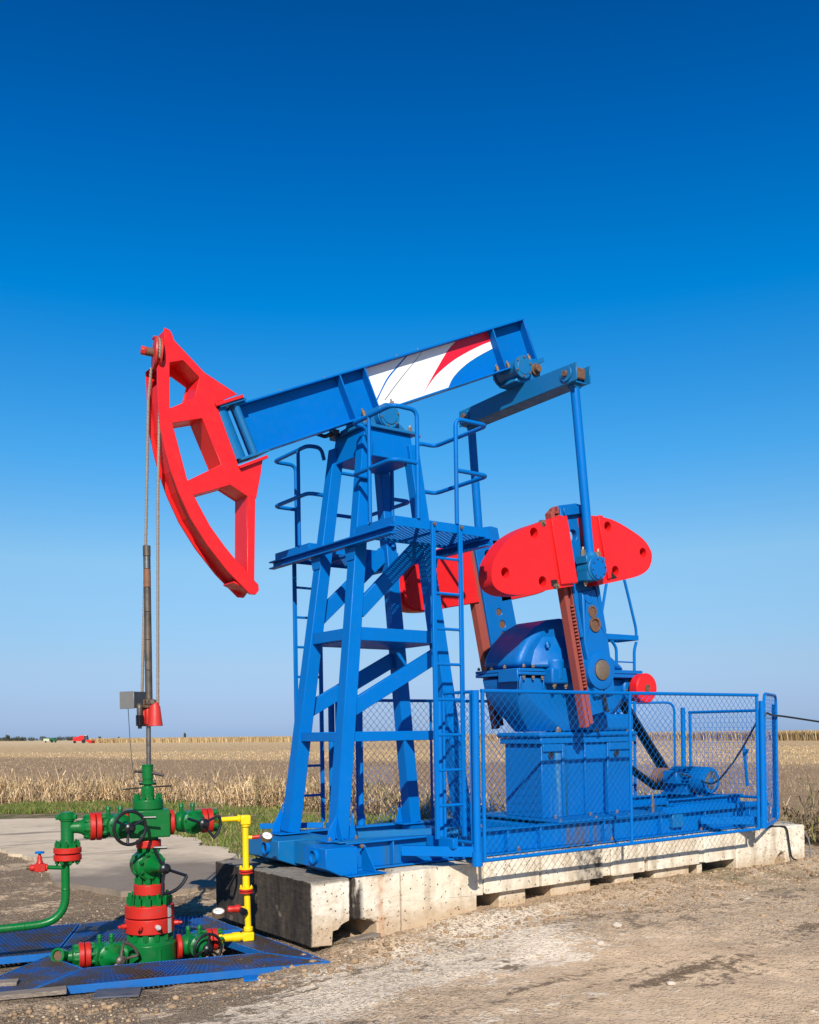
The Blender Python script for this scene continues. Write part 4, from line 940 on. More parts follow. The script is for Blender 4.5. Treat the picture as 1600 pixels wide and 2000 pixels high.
# cables
def cable(name, pts, r, mat, label, n=6):
    o = MB().tube(fillet(pts, .25, 6), r, n).build(name, mat); return tag(o, label, 'cable')
cable('power_cable', [(MX-.2, -.06, 1.12), (MX-.12, -.25, 1.05), (6.35, -.55, .98), (6.36, -.85, 1.30), (6.39, -1.11, 1.73), (6.42, -1.19, 1.79), (6.9, -.95, 1.76), (7.36, -.70, 1.77), (8.2, -.9, 1.66), (9.4, -1.3, 1.55), (11, -1.8, 1.50)], .011, 'rubber', 'black power cable strung from the motor over the fence posts to the right')
cable('ground_cable', [(6.9, -.70, .50), (7.2, -.875, .497), (7.23, -.885, .45), (7.27, -.885, .25), (7.30, -.89, .10), (7.5, -1.0, .10)], .011, 'rubber', 'black cable hanging down the face of the last concrete block')
cable('grey_conduit', [(7.2, -.5, .50), (7.55, -.7, .52), (7.72, -.82, .40), (7.74, -.86, .18), (7.62, -.92, .09), (7.45, -.98, .09)], .009, 'grey', 'pale grey cable looping over the far end of the last block')
cable('black_cable', [(7.44, -.95, .10), (7.9, -1.0, .08), (8.6, -1.05, .08), (9.6, -1.3, .06), (10.6, -1.5, .05)], .010, 'rubber', 'black cable lying on the soil right of the last block')

# ================================================================== ropes, rod, carrier
rp = MB()
def twist(path, r, n=3):
    """laid wire rope: strands wound round a path"""
    P = [V(p) for p in path]; Q = []
    for a, b in zip(P, P[1:]):
        k = max(1, int((b-a).length/.012)); Q += [a.lerp(b, i/k) for i in range(k)]
    Q.append(P[-1])
    for j in range(n):
        pts = []; s = 0
        for i, p in enumerate(Q):
            t = (Q[min(i+1, len(Q)-1)]-Q[max(i-1, 0)]).normalized(); _, a, b = frame(t, V((0, 1, 0)))
            g = s/.075*2*pi + j*2*pi/n; pts.append(p+a*cos(g)*r*.5+b*sin(g)*r*.5)
            s += (Q[min(i+1, len(Q)-1)]-p).length
        rp.tube(pts, r*.56, 5)
top = [V((.090+.028*cos(a), -.068+.113*cos(a), 4.657+.113*sin(a))) for a in np.linspace(R(-40), R(215), 18)]
twist([(.03, -.10, 1.86), (.045, -.075, 3.2), (.075, .045, 4.61)][:2] + [(.062, -.062, 4.05), (.085, .042, 4.60)][:1] + [tuple(top[0]*0+V((.085, .042, 4.61)))] + [tuple(p) for p in top[1:-1]] + [tuple(V((.06, -.19, 4.58))*0+V((.055, -.10, 4.50)))], .0125) if 0 else None
twist([(.032, -.10, 1.86), (.070, -.07, 3.55), (.098, -.055, 4.15), (.11, -.045, 4.50), (.105, -.03, 4.58)], .0125)
twist([tuple(p) for p in top], .0125)
twist([(-.018, .10, 1.96), (.030, .075, 3.4), (.048, .045, 4.30), (.062, .005, 4.56)], .0125)
ro = rp.build('wire_rope', 'rope', fix=False, ang=80)
tag(ro, 'twisted steel rope hanging in two strands from the red horse head', 'rope')

RD = thing('polished_rod', (0, 0, 1.40), 'tall rusty steel rod standing between the two ropes above the wellhead', 'rod')
zz = [1.93, 2.16, 2.40, 2.62, 2.815, 2.96, 3.06, 3.145]; mm = ['pipe', 'pipe', 'pipe', 'pipe', 'pipe_rust', 'chrome', 'pipe']
for a, b, m_ in zip(zz, zz[1:], mm):
    MB().cyl((0, 0, a+.001), (.005*0, 0, b-.001), .0285 if b < 3.1 else .030, 18).build('rod_sleeve', m_, RD, bevel=.002)
MB().cyl((-.01, 0, 1.38), (-.005, 0, 1.94), .0185, 16).build('rod', 'chrome', RD)
CB = thing('carrier_bar', (0, 0, 1.78), 'small worn red carrier bar hanging on the two ropes around the rod', 'carrier bar')
for y in (-.10, .10):
    MB().lathe((.01, y, 1.72), (0, 0, 1), [(0, .058), (.06, .05), (.15, .04), (.185, .022), (.186, .012)], 20).build('rope_socket', 'dullred', CB, bevel=.002)
MB().box(-.045, .045, -.065, .065, 1.73, 1.86).box(-.07, -.0455, -.05, .04, 1.735, 1.84).build('bar_body', 'dullred', CB, bevel=.008, seg=2)
MB().box(-.06, .06, -.075, .075, 1.862, 1.882).cyl((0, 0, 1.883), (0, 0, 1.93), .055, 8).build('rod_clamp', 'rust', CB, bevel=.004)
MB().cyl((-.02, -.12, 1.91), (.05, .02, 1.91), .022, 12).box(-.05, .05, -.08, -.03, 1.885, 1.925).build('load_cell', 'pipe', CB, bevel=.005)
JB = thing('junction_box', (-.13, .10, 1.90), 'grey metal sensor box clamped beside the rusty rod', 'box')
bxx = Matrix.Translation((-.115, .045, 1.925)) @ Matrix.Rotation(R(22), 4, 'Z')
MB(bxx).box(-.055, .075, -.075, .075, -.06, .065).build('box_body', 'darkgrey', JB, bevel=.004)
MB(bxx).box(-.062, -.0555, -.08, .08, -.068, .068).build('box_lid', 'grey', JB, bevel=.002)
MB().tube(fillet([(-.09, -.02, 1.88), (-.10, -.06, 1.88), (-.10, -.06, 1.80)], .03), .022, 10).build('conduit', 'pipe', JB)
for i in range(7): MB().tube([(-.10+.026*cos(a), -.06+.026*sin(a), 1.80-i*.012) for a in np.arange(12)*pi/6], .006, 5, True).build('spring_coil', 'black', JB)
MB().cyl((-.10, -.06, 1.70), (-.10, -.06, 1.80), .016, 10).build('cable_gland', 'black', JB)
MB().tube([(-.14, .08, 1.86), (-.135, .06, 1.6), (-.125, .02, 1.32), (-.12, 0, 1.24)], .0028, 5).build('signal_wire', 'black', JB)

# ================================================================== wellhead
WX = Matrix.Translation((-.02, 0, 0)) @ Matrix.Rotation(R(-14), 4, 'Z')
WH = thing('wellhead', (-.02, 0, -.1), 'green and red oil wellhead tree with black hand wheels in front of the pump', 'wellhead')
def W(): return MB(WX)
def wl(name, prof, mat, z0=0, parent=None, n=36, bevel=.002):
    return W().lathe((0, 0, z0), (0, 0, 1), prof, n).build(name, mat, parent or WH, bevel=bevel)
def fl(name, c, axis, r, t, mat, parent=None, hole=None):
    c = V(c); a = V(axis).normalized(); return W().lathe(c, a, [(0, r-.004), (.004, r), (t-.004, r), (t, r-.004)], 36).build(name, mat, parent or WH)
def ring(c, axis, rad, count, r, h, parent, name='stud', mat='green', a0=.2):
    c = V(c); d, a, b = frame(V(axis)); q = WX.to_3x3()
    bolts(parent, name, [WX @ (c+(a*cos(a0+2*pi*k/count)+b*sin(a0+2*pi*k/count))*rad) for k in range(count)], q @ d, r, h, mat)
cas = wl('casing_head', [(-.45, .20), (.02, .20), (.045, .17), (.10, .15)], 'green')
MB(WX).bar((.045, -.203, -.30), (.045, -.203, .0), .02, .004, (0, 1, 0)).build('yellow_drip', 'green', cas)
f1 = wl('flange', [(.105, .184), (.109, .19), (.215, .19), (.219, .184)], 'flange'); ring((0, 0, .104), (0, 0, -1), .155, 12, .026, .055, f1)
f2 = wl('flange', [(.228, .184), (.232, .19), (.318, .19), (.322, .184)], 'flange'); ring((0, 0, .323), (0, 0, 1), .152, 12, .026, .06, f2)
for f_, z0, z1 in ((f1, .106, .218), (f2, .229, .321)):
    a0 = R(-52); W().add([V((.1912*cos(a0+k*.06), .1912*sin(a0+k*.06), z)) for z in (z0, z1) for k in range(5)], [(k, k+1, k+6, k+5) for k in range(4)]).build('silver_stripe', 'stripe', f_, fix=False)
wl('gasket', [(.2, .17), (.24, .17)], 'dark')
for a in (-168, -118, -80, -14):
    d = V((cos(R(a)), sin(R(a)), 0)); W().cyl(d*.188+V((0, 0, .165)), d*.225+V((0, 0, .165)), .02, 12).cyl(d*.225+V((0, 0, .165)), d*.25+V((0, 0, .165)), .012, 8).build('lock_screw', 'flange' if a != -80 else 'stripe', f1, bevel=.002)
wl('spool', [(.322, .12), (.335, .118), (.36, .112), (.395, .118)], 'green')
f3 = wl('flange', [(.398, .115), (.401, .119), (.478, .119), (.481, .115)], 'flange'); ring((0, 0, .482), (0, 0, 1), .094, 8, .021, .045, f3)
wl('bonnet_neck', [(.48, .065), (.52, .06), (.56, .075)], 'green')
# master valve
VD = V((.28, -.96, 0)).normalized()
mv = W().lathe((-.02, .03, .63), VD, [(-.10, .06), (-.085, .10), (-.04, .115), (.06, .115), (.075, .118), (.10, .118), (.115, .10)], 32).build('master_valve', 'green', WH, bevel=.003)
W().box(-.125, -.06, -.045, .06, .56, .71).build('valve_pad', 'green', mv, bevel=.012, seg=2)
W().lathe(V((-.02, .03, .63))+VD*.11, VD, [(0, .075), (.05, .06), (.09, .04), (.20, .03), (.24, .026)], 24).build('valve_bonnet', 'green', mv)
ring(V((-.02, .03, .63))+VD*.116, VD, .098, 8, .016, .02, mv, a0=.35)
wl('valve_neck', [(.70, .06), (.76, .062)], 'green')
f4 = wl('flange', [(.765, .092), (.769, .096), (.822, .096), (.826, .092)], 'flange'); ring((0, 0, .764), (0, 0, -1), .076, 8, .017, .03, f4)
wl('valve_neck', [(.826, .075), (.852, .075)], 'green')
# cross block
W().box(-.155, .152, -.135, .13, .852, 1.066).build('cross_block', 'green', WH, bevel=.010, seg=2)
f5 = wl('flange', [(1.068, .114), (1.072, .118), (1.138, .118), (1.144, .112)], 'green'); ring((0, 0, 1.144), (0, 0, 1), .094, 10, .017, .03, f5)
wl('stuffing_box', [(1.144, .056), (1.15, .05), (1.235, .05), (1.24, .044), (1.248, .044), (1.25, .03), (1.262, .03), (1.263, .048), (1.285, .048), (1.286, .038), (1.305, .04), (1.306, .043), (1.405, .043), (1.408, .046), (1.418, .046), (1.42, .02)], 'green', n=24)
W().tube([(-.19, 0, 1.228), (-.05, 0, 1.236)], .007, 6).tube([(.05, 0, 1.240), (.185, .02, 1.243)], .007, 6).build('tommy_bar', 'rubber', WH)
W().tube([(-.10, 0, 1.365), (-.04, 0, 1.362)], .010, 8).tube([(.03, -.03, 1.352), (.115, -.06, 1.33)], .011, 8).build('tommy_bar', 'rubber', WH)
W().tube([(-.065, 0, 1.274), (.065, -.01, 1.274)], .018, 8).build('gland_bolt', 'black', WH)

def wheel(c, d, r, spokes, rim=None, th=.013, grip=None, mat='black'):
    c = V(c); d = V(d).normalized(); w_ = UP.cross(-d)*-1; w_ = d.cross(UP)*-1
    pt = lambda a, k=1.: c + (w_*cos(R(a)) + UP*sin(R(a)))*r*k
    if rim is None: rr = W().tube([pt(a) for a in np.arange(0, 360, 10)], th, 8, True)
    else: rr = W().tube([pt(a) for a in np.linspace(rim[0], rim[1], 12)], th, 8)
    o = rr.build('hand_wheel', mat, WH)
    W().lathe(c-d*.03, d, [(0, .032), (.02, .04), (.045, .04), (.05, .03), (.06, .018), (.066, .016)], 18).build('hub', mat, o)
    for a in spokes: W().tube([c, c.lerp(pt(a), .5)-d*.012, pt(a)], th*.85, 8).build('spoke', mat, o)
    if grip is not None: W().tube([pt(grip), pt(grip)+d*.02+w_*.03, pt(grip)+d*.05+w_*.085], th*.8, 8).build('grip', mat, o)
    return o
hubA = V((-.02, .03, .63))+VD*.36
wheel(hubA, VD, .19, (118, -22, -99), (-99, -22), .014, 118)
def gate_valve(c, r, L, d, stem, parentname='valve', cap=True):
    """barrel along u with a round bonnet facing d and a stem to the wheel"""
    c = V(c); d = V(d).normalized()
    b = W().lathe(c-V((L/2, 0, 0)), (1, 0, 0), [(0, r*.72), (.02, r*.9), (L*.5, r), (L-.02, r*.9), (L, r*.72)], 28).build(parentname, 'green', WH, bevel=.003)
    W().lathe(c, d, [(0, r*.95), (.085, r*1.02), (.10, r*1.05), (.125, r*1.05), (.135, r*.9), (.17, r*.62), (.20, r*.45), (stem, .024)], 28).build('valve_bonnet', 'green', b)
    ring(c+d*.125, d, r*.88, 8, .013, .018, b, 'bonnet_nut')
    for u in (-.045, .045): W().cyl(c+V((u, .02, r*.9)), c+V((u, .02, r+.03)), .017, 8).cyl(c+V((u, .02, r+.03)), c+V((u, .02, r+.055)), .022, 10, .016).build('grease_nipple', 'green', b)
    W().box(c.x-.012, c.x+.012, c.y-r*.9, c.y+r*.6, c.z-r*1.02, c.z-r*.4).build('valve_lug', 'green', b, bevel=.006)
    return c+d*stem
DV = V((.28, -.96, 0)).normalized()
def disc_pair(u0, z, r, t=.04, green_left=0, green_right=0):
    a = fl('flange', (u0, 0, z), (1, 0, 0), r, t, 'flange'); b = fl('flange', (u0+t+.006, 0, z), (1, 0, 0), r, t, 'flange')
    W().cyl((u0+t, 0, z), (u0+t+.006, 0, z), r*.8, 24).build('gasket', 'dark', a)
    ring((u0-.001, 0, z), (-1, 0, 0), r*.78, 8, .017, .03, a)
    ring((u0+2*t+.007, 0, z), (1, 0, 0), r*.78, 8, .017, .03, b)
# left arm
hb = gate_valve((-.255, 0, .95), .092, .20, DV, .30); wheel(hb, DV, .125, (-100, 28, 150), None, .013, 35)
fl('flange', (-.185, 0, .95), (1, 0, 0), .105, .028, 'flange')
disc_pair(-.44, .95, .107)
W().lathe((-.60, 0, .95), (1, 0, 0), [(0, .044), (.07, .046), (.10, .055), (.13, .085), (.158, .095)], 28).build('tee_branch', 'green', WH)
tee = W().lathe((-.605, 0, .80), (0, 0, 1), [(-.002, .08), (.02, .055), (.04, .048), (.20, .048), (.205, .056), (.215, .056), (.22, .06), (.255, .06), (.262, .045), (.27, .045)], 28).build('tee', 'green', WH, bevel=.002)
for a in (200, 320, 80): W().bar(V((-.605+.055*cos(R(a)), .055*sin(R(a)), 1.035)), V((-.605+.088*cos(R(a)), .088*sin(R(a)), 1.035)), .03, .04).build('union_lug', 'green', tee, bevel=.006)
fa = fl('flange', (-.605, 0, .757), (0, 0, 1), .103, .043, 'flange'); ring((-.605, 0, .80), (0, 0, 1), .08, 8, .016, .036, fa)
W().cyl((-.605, 0, .748), (-.605, 0, .757), .085, 24).build('gasket', 'dark', fa)
fb = fl('flange', (-.605, 0, .703), (0, 0, 1), .103, .045, 'flange'); ring((-.605, 0, .702), (0, 0, -1), .08, 8, .016, .022, fb)
W().tube(fillet([(-.622, 0, .71), (-.625, 0, .235), (-1.10, 0, .215), (-2.6, .02, .21)], .21, 10), .031, 16).build('flow_pipe', 'green', WH)
for p, d in (((-.625, 0, .475), (0, 0, 1)), ((-.93, 0, .222), (1, 0, 0))): W().lathe(p, d, [(0, .031), (.004, .0335), (.010, .0335), (.014, .031)], 16).build('weld_bead', 'green', WH)
W().cyl((-.65, 0, .648), (-.77, 0, .658), .016, 12).build('side_nipple', 'green', WH)
rv = W().box(-.845, -.765, -.03, .03, .628, .688).cyl((-.845, 0, .658), (-.875, 0, .66), .026, 10).cyl((-.765, 0, .656), (-.75, 0, .655), .03, 8).lathe((-.805, 0, .688), (0, 0, 1), [(0, .028), (.03, .018), (.055, .016), (.06, .01), (.075, .01)], 12).build('needle_valve', 'flange', WH, bevel=.006)
W().lathe((-.805, 0, .762), (0, 0, 1), [(0, .012), (.004, .034), (.012, .036), (.018, .03), (.018, .01)], 18).build('valve_knob', 'blue', rv)
W().cyl((-.875, 0, .66), (-.90, 0, .661), .014, 8).build('valve_outlet', 'rust', rv)
# right arm
fl('flange', (.158, 0, .955), (1, 0, 0), .10, .035, 'flange')
hb = gate_valve((.305, 0, .955), .088, .19, DV, .29); wheel(hb, DV, .14, (160, 23, -54), (-54, 23), .013)
disc_pair(.415, .955, .098)
# lower arms
W().lathe((-.22, 0, -.045), (-1, 0, 0), [(-.05, .09), (.03, .085)], 24).build('side_outlet', 'green', WH)
hb = gate_valve((-.335, 0, -.045), .098, .20, DV, .30); wheel(hb, DV, .135, (80, 10, 215), (10, 80), .013, mat='pipe')
disc_pair(-.535, -.035, .098)
W().lathe((-.535, 0, -.035), (-1, 0, 0), [(0, .085), (.04, .08), (.05, .045), (.09, .04)], 24).build('blind_hub', 'green', WH)
W().lathe((-.625, 0, -.03), (-1, -.2, .12), [(0, .04), (.03, .042), (.035, .05)], 20).build('nipple', 'stripe', WH)
el_ = W().lathe((-.66, -.02, -.02), (-.55, -.8, .25), [(-.02, .05), (.02, .055), (.06, .058), (.062, .040), (.02, .036)], 20).build('elbow', 'green', WH)
W().cyl((-.68, -.045, -.012), (-.685, -.052, -.01), .037, 16).build('rusty_bore', 'rust', WH)
fl('flange', (.205, 0, -.04), (1, 0, 0), .098, .035, 'flange')
hb = gate_valve((.345, 0, -.03), .09, .20, DV, .24); wheel(hb, DV, .115, (200, 80, -35), None, .012)
disc_pair(.44, -.005, .088)
# yellow pipe with gauges
UY = .772
yp = W().tube([(.50, 0, .955), (UY-.02, 0, .957)], .021, 14).tube([(UY, 0, .94), (UY, 0, .53)], .026, 14).tube([(UY, 0, .53), (UY, 0, .37)], .030, 14).tube([(UY+.005, 0, .37), (UY+.012, 0, .02)], .026, 14).build('yellow_pipe', 'yellow', WH)
W().box(UY-.042, UY+.04, -.034, .034, .905, .985).cyl((UY-.065, 0, .957), (UY-.042, 0, .957), .034, 16).cyl((UY, 0, .885), (UY, 0, .905), .037, 16).build('elbow', 'yellow', yp, bevel=.012, seg=2)
W().box(UY-.04, UY+.055, -.036, .036, -.045, .03).cyl((UY+.012, 0, .03), (UY+.012, 0, .075), .038, 16).build('elbow', 'yellow', yp, bevel=.012, seg=2)
W().tube([(.535, 0, -.005), (UY-.04, 0, -.005)], .033, 14).cyl((UY-.12, 0, -.005), (UY-.06, 0, -.005), .04, 16).cyl((.53, 0, -.005), (.56, 0, -.005), .06, 16).build('yellow_branch', 'yellow', yp)
for z in (.525, .365):
    f_ = fl('flange', (UY, 0, z), (0, 0, 1), .057, .014, 'flange'); fl('flange', (UY, 0, z-.02), (0, 0, 1), .057, .014, 'flange')
    W().cyl((UY, 0, z-.006), (UY, 0, z+.0), .045, 16).build('gasket', 'dark', f_)
    fl('collar', (UY, 0, z+.0145), (0, 0, 1), .056, .012, 'yellow'); ring((UY, 0, z+.027), (0, 0, 1), .045, 4, .010, .014, f_, mat='yellow', a0=.6)
def gauge(c, d, r=.05, parent=None):
    c = V(c); d = V(d).normalized()
    g_ = W().lathe(c, d, [(-.045, r*.9), (-.04, r), (0, r), (0, r*.86), (-.006, r*.86)], 28).build('pressure_gauge', 'bolt', WH)
    W().lathe(c-d*.0055, d, [(0, r*.85), (.002, r*.85)], 28).build('dial', 'dial', g_)
    _, a, b = frame(d)
    for k in range(9):
        g = R(-40+k*32.5); p = c+d*-.003+(a*cos(g)+b*sin(g))*r*.68; W().bar(p, p+(a*cos(g)+b*sin(g))*r*.13, .003, .001, d).build('tick_mark', 'black', g_)
    W().bar(c-d*.0025-a*r*.2, c-d*.0025+a*r*.5+b*r*.2, .004, .0015, d).build('needle', 'black', g_)
W().cyl((UY+.02, 0, .80), (UY+.055, -.01, .80), .016, 10).build('nipple', 'yellow', yp)
W().cyl((UY+.052, -.01, .80), (UY+.115, -.03, .805), .018, 8).build('gauge_cock', 'flange', WH, bevel=.003)
gauge((UY+.165, -.065, .815), (.05, -.55, .62), .046)
W().cyl((UY-.02, 0, .225), (UY-.06, 0, .225), .016, 10).build('nipple', 'yellow', yp)
W().lathe((UY-.05, 0, .225), (-1, 0, 0), [(0, .03), (.03, .034), (.06, .024), (.09, .03), (.11, .02)], 12).build('gauge_cock', 'flange', WH, bevel=.004)
W().lathe((UY-.05, -.0, .22), (.3, -1, -.3), [(.0, .02), (.05, .03), (.07, .03)], 14).build('cock_knob', 'black', WH)
gauge((UY-.235, -.03, .225), (-.05, -.40, .90), .052)

# ================================================================== gratings, planks
def lerp2(q, u, v): return (q[0]*(1-u)+q[1]*u)*(1-v)+(q[3]*(1-u)+q[2]*u)*v
def grating(name, quad, z, label, st=.034, group='blue steel gratings around the wellhead', tilt=0.):
    q = [V((a, b, z)) for a, b in quad]; cen = sum(q, V((0, 0, 0)))/4
    t = thing(name, cen-V((0, 0, .06)), label, 'grating', group)
    for i in range(4):
        a, b = q[i], q[(i+1) % 4]; nin = UP.cross((b-a).normalized()); d = (b-a).normalized()
        MB().bar(a+nin*.006+d*(.0005 if i % 2 else .0125)-V((0, 0, .028)), b+nin*.006-d*(.0005 if i % 2 else .0125)-V((0, 0, .028)), .012, .056).build('edge_bar', 'grateblue', t, bevel=.002)
    # expanded metal strands, crossing
    mb = MB(); Lu = (q[1]-q[0]).length; Lv = (q[3]-q[0]).length
    for sg in (-1, 1):
        d = V((.42, sg*1.)).normalized(); n = V((-d.y, d.x)); cs = [V(c).dot(n) for c in ((0, 0), (Lu, 0), (0, Lv), (Lu, Lv))]; k = min(cs)+st/2
        while k < max(cs):
            o = n*k; lo, hi = -1e9, 1e9
            for i, mx in enumerate((Lu, Lv)):
                a0, a1 = (.012-o[i])/d[i], (mx-.012-o[i])/d[i]; lo = max(lo, min(a0, a1)); hi = min(hi, max(a0, a1))
            if hi-lo > .02:
                a = o+d*lo; b = o+d*hi
                mb.bar(lerp2(q, a.x/Lu, a.y/Lv)-V((0, 0, .008-sg*.0015)), lerp2(q, b.x/Lu, b.y/Lv)-V((0, 0, .008-sg*.0015)), .011, .012)
            k += st
    mb.build('strands', 'grate', t, fix=False, kind='stuff')
    for k in (.25, .5, .75): MB().bar(lerp2(q, k, .02)-V((0, 0, .035)), lerp2(q, k, .98)-V((0, 0, .035)), .03, .03).build('bearer', 'blue', t)
    return t
G = -.04
def wq(pts): return [tuple((WX @ V((u, v, 0))).xy) for u, v in pts]
grating('floor_grating', [(-1.105, -.672), (.866, -1.263), (.62, -.66), (-.62, -.275)], G, 'long front grating with a walked grey streak, nearest the camera')
grating('floor_grating', [(-1.60, -.50), (-1.112, -.664), (-.628, -.268), (-.71, .33)], G-.004, 'left grating with a slanted corner beside the lower left valve')
grating('floor_grating', [(.628, -.655), (.875, -1.255), (.925, .22), (.60, .12)], G-.002, 'small right grating against the black side of the concrete block')
grating('floor_grating', [(-1.50, .62), (-.64, .39), (.47, .42), (-.72, 1.62)][0:0] or [(-1.75, .70), (-.63, .41), (-.10, 1.50), (-1.2, 1.78)], G-.006, 'rear left grating under the bent green flow pipe')
grating('floor_grating', [(-.62, .405), (.56, .34), (.50, 1.42), (-.09, 1.49)], G-.010, 'rear middle grating in the shadow behind the wellhead')
grating('floor_grating', [(.57, .335), (.92, .30), (.93, 1.62), (.51, 1.60)], G-.002, 'rear right grating beside the concrete block in shade')
def plate(name, c, L, Wd, ang, mat, label, cat, z, th=.012):
    m_ = Matrix.Translation((*c, z)) @ Matrix.Rotation(R(ang), 4, 'Z')
    return tag(MB(m_).box(-L/2, L/2, -Wd/2, Wd/2, -th/2, th/2).build(name, mat, bevel=.003), label, cat)
plate('steel_plate', (-.62, -.955), .30, .22, -26, 'steelplate', 'weathered blue grey steel plate lying under the edge of the front grating', 'steel plate', -.085, .014)
plate('steel_plate', (.36, -1.20), .30, .14, -24, 'blue', 'small blue steel plate lying at the right end of the front grating', 'steel plate', -.088, .012)
plate('steel_plate', (1.02, -1.10), .13, .07, -30, 'steelplate', 'tiny grey plate under the corner of the big concrete block', 'steel plate', -.05, .01)
plate('plank', (-1.34, -.66), .9, .12, -17, 'wood', 'weathered wooden plank at the left end of the front grating', 'plank', -.05, .03)
plate('plank', (-1.40, -.30), .6, .10, -25, 'wood', 'short grey plank behind the other plank at the left picture edge', 'plank', -.035, .03)

# ================================================================== loose stones
def stone(c, r, mat, label, sq=.6):
    bm = bmesh.new(); bmesh.ops.create_icosphere(bm, subdivisions=2, radius=r)
    for v in bm.verts:
        v.co *= random.uniform(.8, 1.15); v.co.z *= sq
    me = bpy.data.meshes.new('stone'); bm.to_mesh(me); bm.free(); me.materials.append(mat)
    o = bpy.data.objects.new('stone', me); COL.objects.link(o)
    o.location = (c[0], c[1], float(ground_z(c[0], c[1]))+r*sq*.45); o.rotation_euler.z = random.random()*6; return tag(o, label, 'stone')
M['palestone'] = plain('pale_stone', (.56, .48, .38), .9, 0, .25, 12); M['clod'] = plain('earth_clod', (.16, .115, .075), .95, 0, .4, 25)
stone((3.12, -2.02), .04, M['palestone'], 'pale angular stone lying in front of the concrete footings')
stone((2.62, -2.30), .032, M['palestone'], 'small pale stone left of the angular stone')
stone((2.6, 4.05), .10, M['clod'], 'brown clod lying on the pale slab behind the wellhead', .45)
stone((2.15, -3.35), .03, M['palestone'], 'small pale stone near the right picture edge')
# gravel and clods as a mass
def scatter_stones(n, rmin, rmax, mat, name, dens):
    ico = bmesh.new(); bmesh.ops.create_icosphere(ico, subdivisions=1, radius=1); base = np.array([v.co[:] for v in ico.verts]); fc = np.array([[v.index for v in f.verts] for f in ico.faces]); ico.free()
    x = rng.uniform(-4, 11, n*6); y = rng.uniform(-5.5, 7.5, n*6); keep = dens(x, y) > rng.random(n*6); x = x[keep][:n]; y = y[keep][:n]; m = len(x)
    r = rmin+(rmax-rmin)*rng.random(m)**3; z = ground_z(x, y)+r*.25
    sc = np.stack([r*rng.uniform(.7, 1.3, m), r*rng.uniform(.7, 1.3, m), r*rng.uniform(.45, .8, m)], -1)
    an = rng.random(m)*6.28; P = base[None]*rng.uniform(.75, 1.25, (m, len(base), 1))*sc[:, None]
    X_ = P[..., 0]*np.cos(an)[:, None]-P[..., 1]*np.sin(an)[:, None]; Y_ = P[..., 0]*np.sin(an)[:, None]+P[..., 1]*np.cos(an)[:, None]
    co = np.stack([X_+x[:, None], Y_+y[:, None], P[..., 2]+z[:, None]], -1).reshape(-1, 3)
    fa = (fc[None]+(np.arange(m)*len(base))[:, None, None]).reshape(-1, 3)
    o = raw(name, co, fa, mat, None); o['kind'] = 'stuff'; return o
def raw(name, co, fa, mat, cols):
    me = bpy.data.meshes.new(name); k = fa.shape[1]
    me.vertices.add(len(co)); me.vertices.foreach_set('co', co.astype(np.float32).ravel())
    me.loops.add(fa.size); me.loops.foreach_set('vertex_index', fa.ravel().astype(np.int32))
    me.polygons.add(len(fa)); me.polygons.foreach_set('loop_start', (np.arange(len(fa))*k).astype(np.int32)); me.update(calc_edges=True)
    if cols is not None:
        at = me.color_attributes.new('col', 'FLOAT_COLOR', 'POINT'); at.data.foreach_set('color', np.concatenate([cols, np.ones((len(cols), 1))], 1).astype(np.float32).ravel())
    me.materials.append(mat); o = bpy.data.objects.new(name, me); COL.objects.link(o); return o
def rnd_mat(name, a, b):
    m, t, bs = nmat(name); g_ = t.nodes.new('ShaderNodeNewGeometry')
    t.links.new(mix(t, g_.outputs['Random Per Island'], a, b), bs.inputs['Base Color']); bs.inputs['Roughness'].default_value = .95; return m
def yard_d(x, y):
    d = (fbm(x*.9, y*.9, 3, 5)); free = ~((x > .9) & (x < 7.65) & (np.abs(y) < .9))
    wl_ = ~((x < 1.0) & (np.hypot(x+.2, y-.2) < 1.5))
    return free*wl_*(.15+.85*sstep(1.2, 2.2, np.hypot(x-2.3, y+3.3)))*np.clip(.15+1.6*np.exp(-((y+1.25)/.45)**2)+2*(d-.42), 0.03, 1)
scatter_stones(14000, .003, .013, rnd_mat('gravel', (.60, .47, .33), (.19, .13, .08)), 'gravel', yard_d)
scatter_stones(9000, .006, .030, rnd_mat('clods', (.40, .275, .16), (.19, .125, .075)), 'soil_clods', lambda x, y: yard_d(x, y)*np.clip(1.5*np.exp(-((y+1.3)/.35)**2)+.30*sstep(2.2, 4.5, x)*sstep(-3.4, -2.2, y), .015, 1))

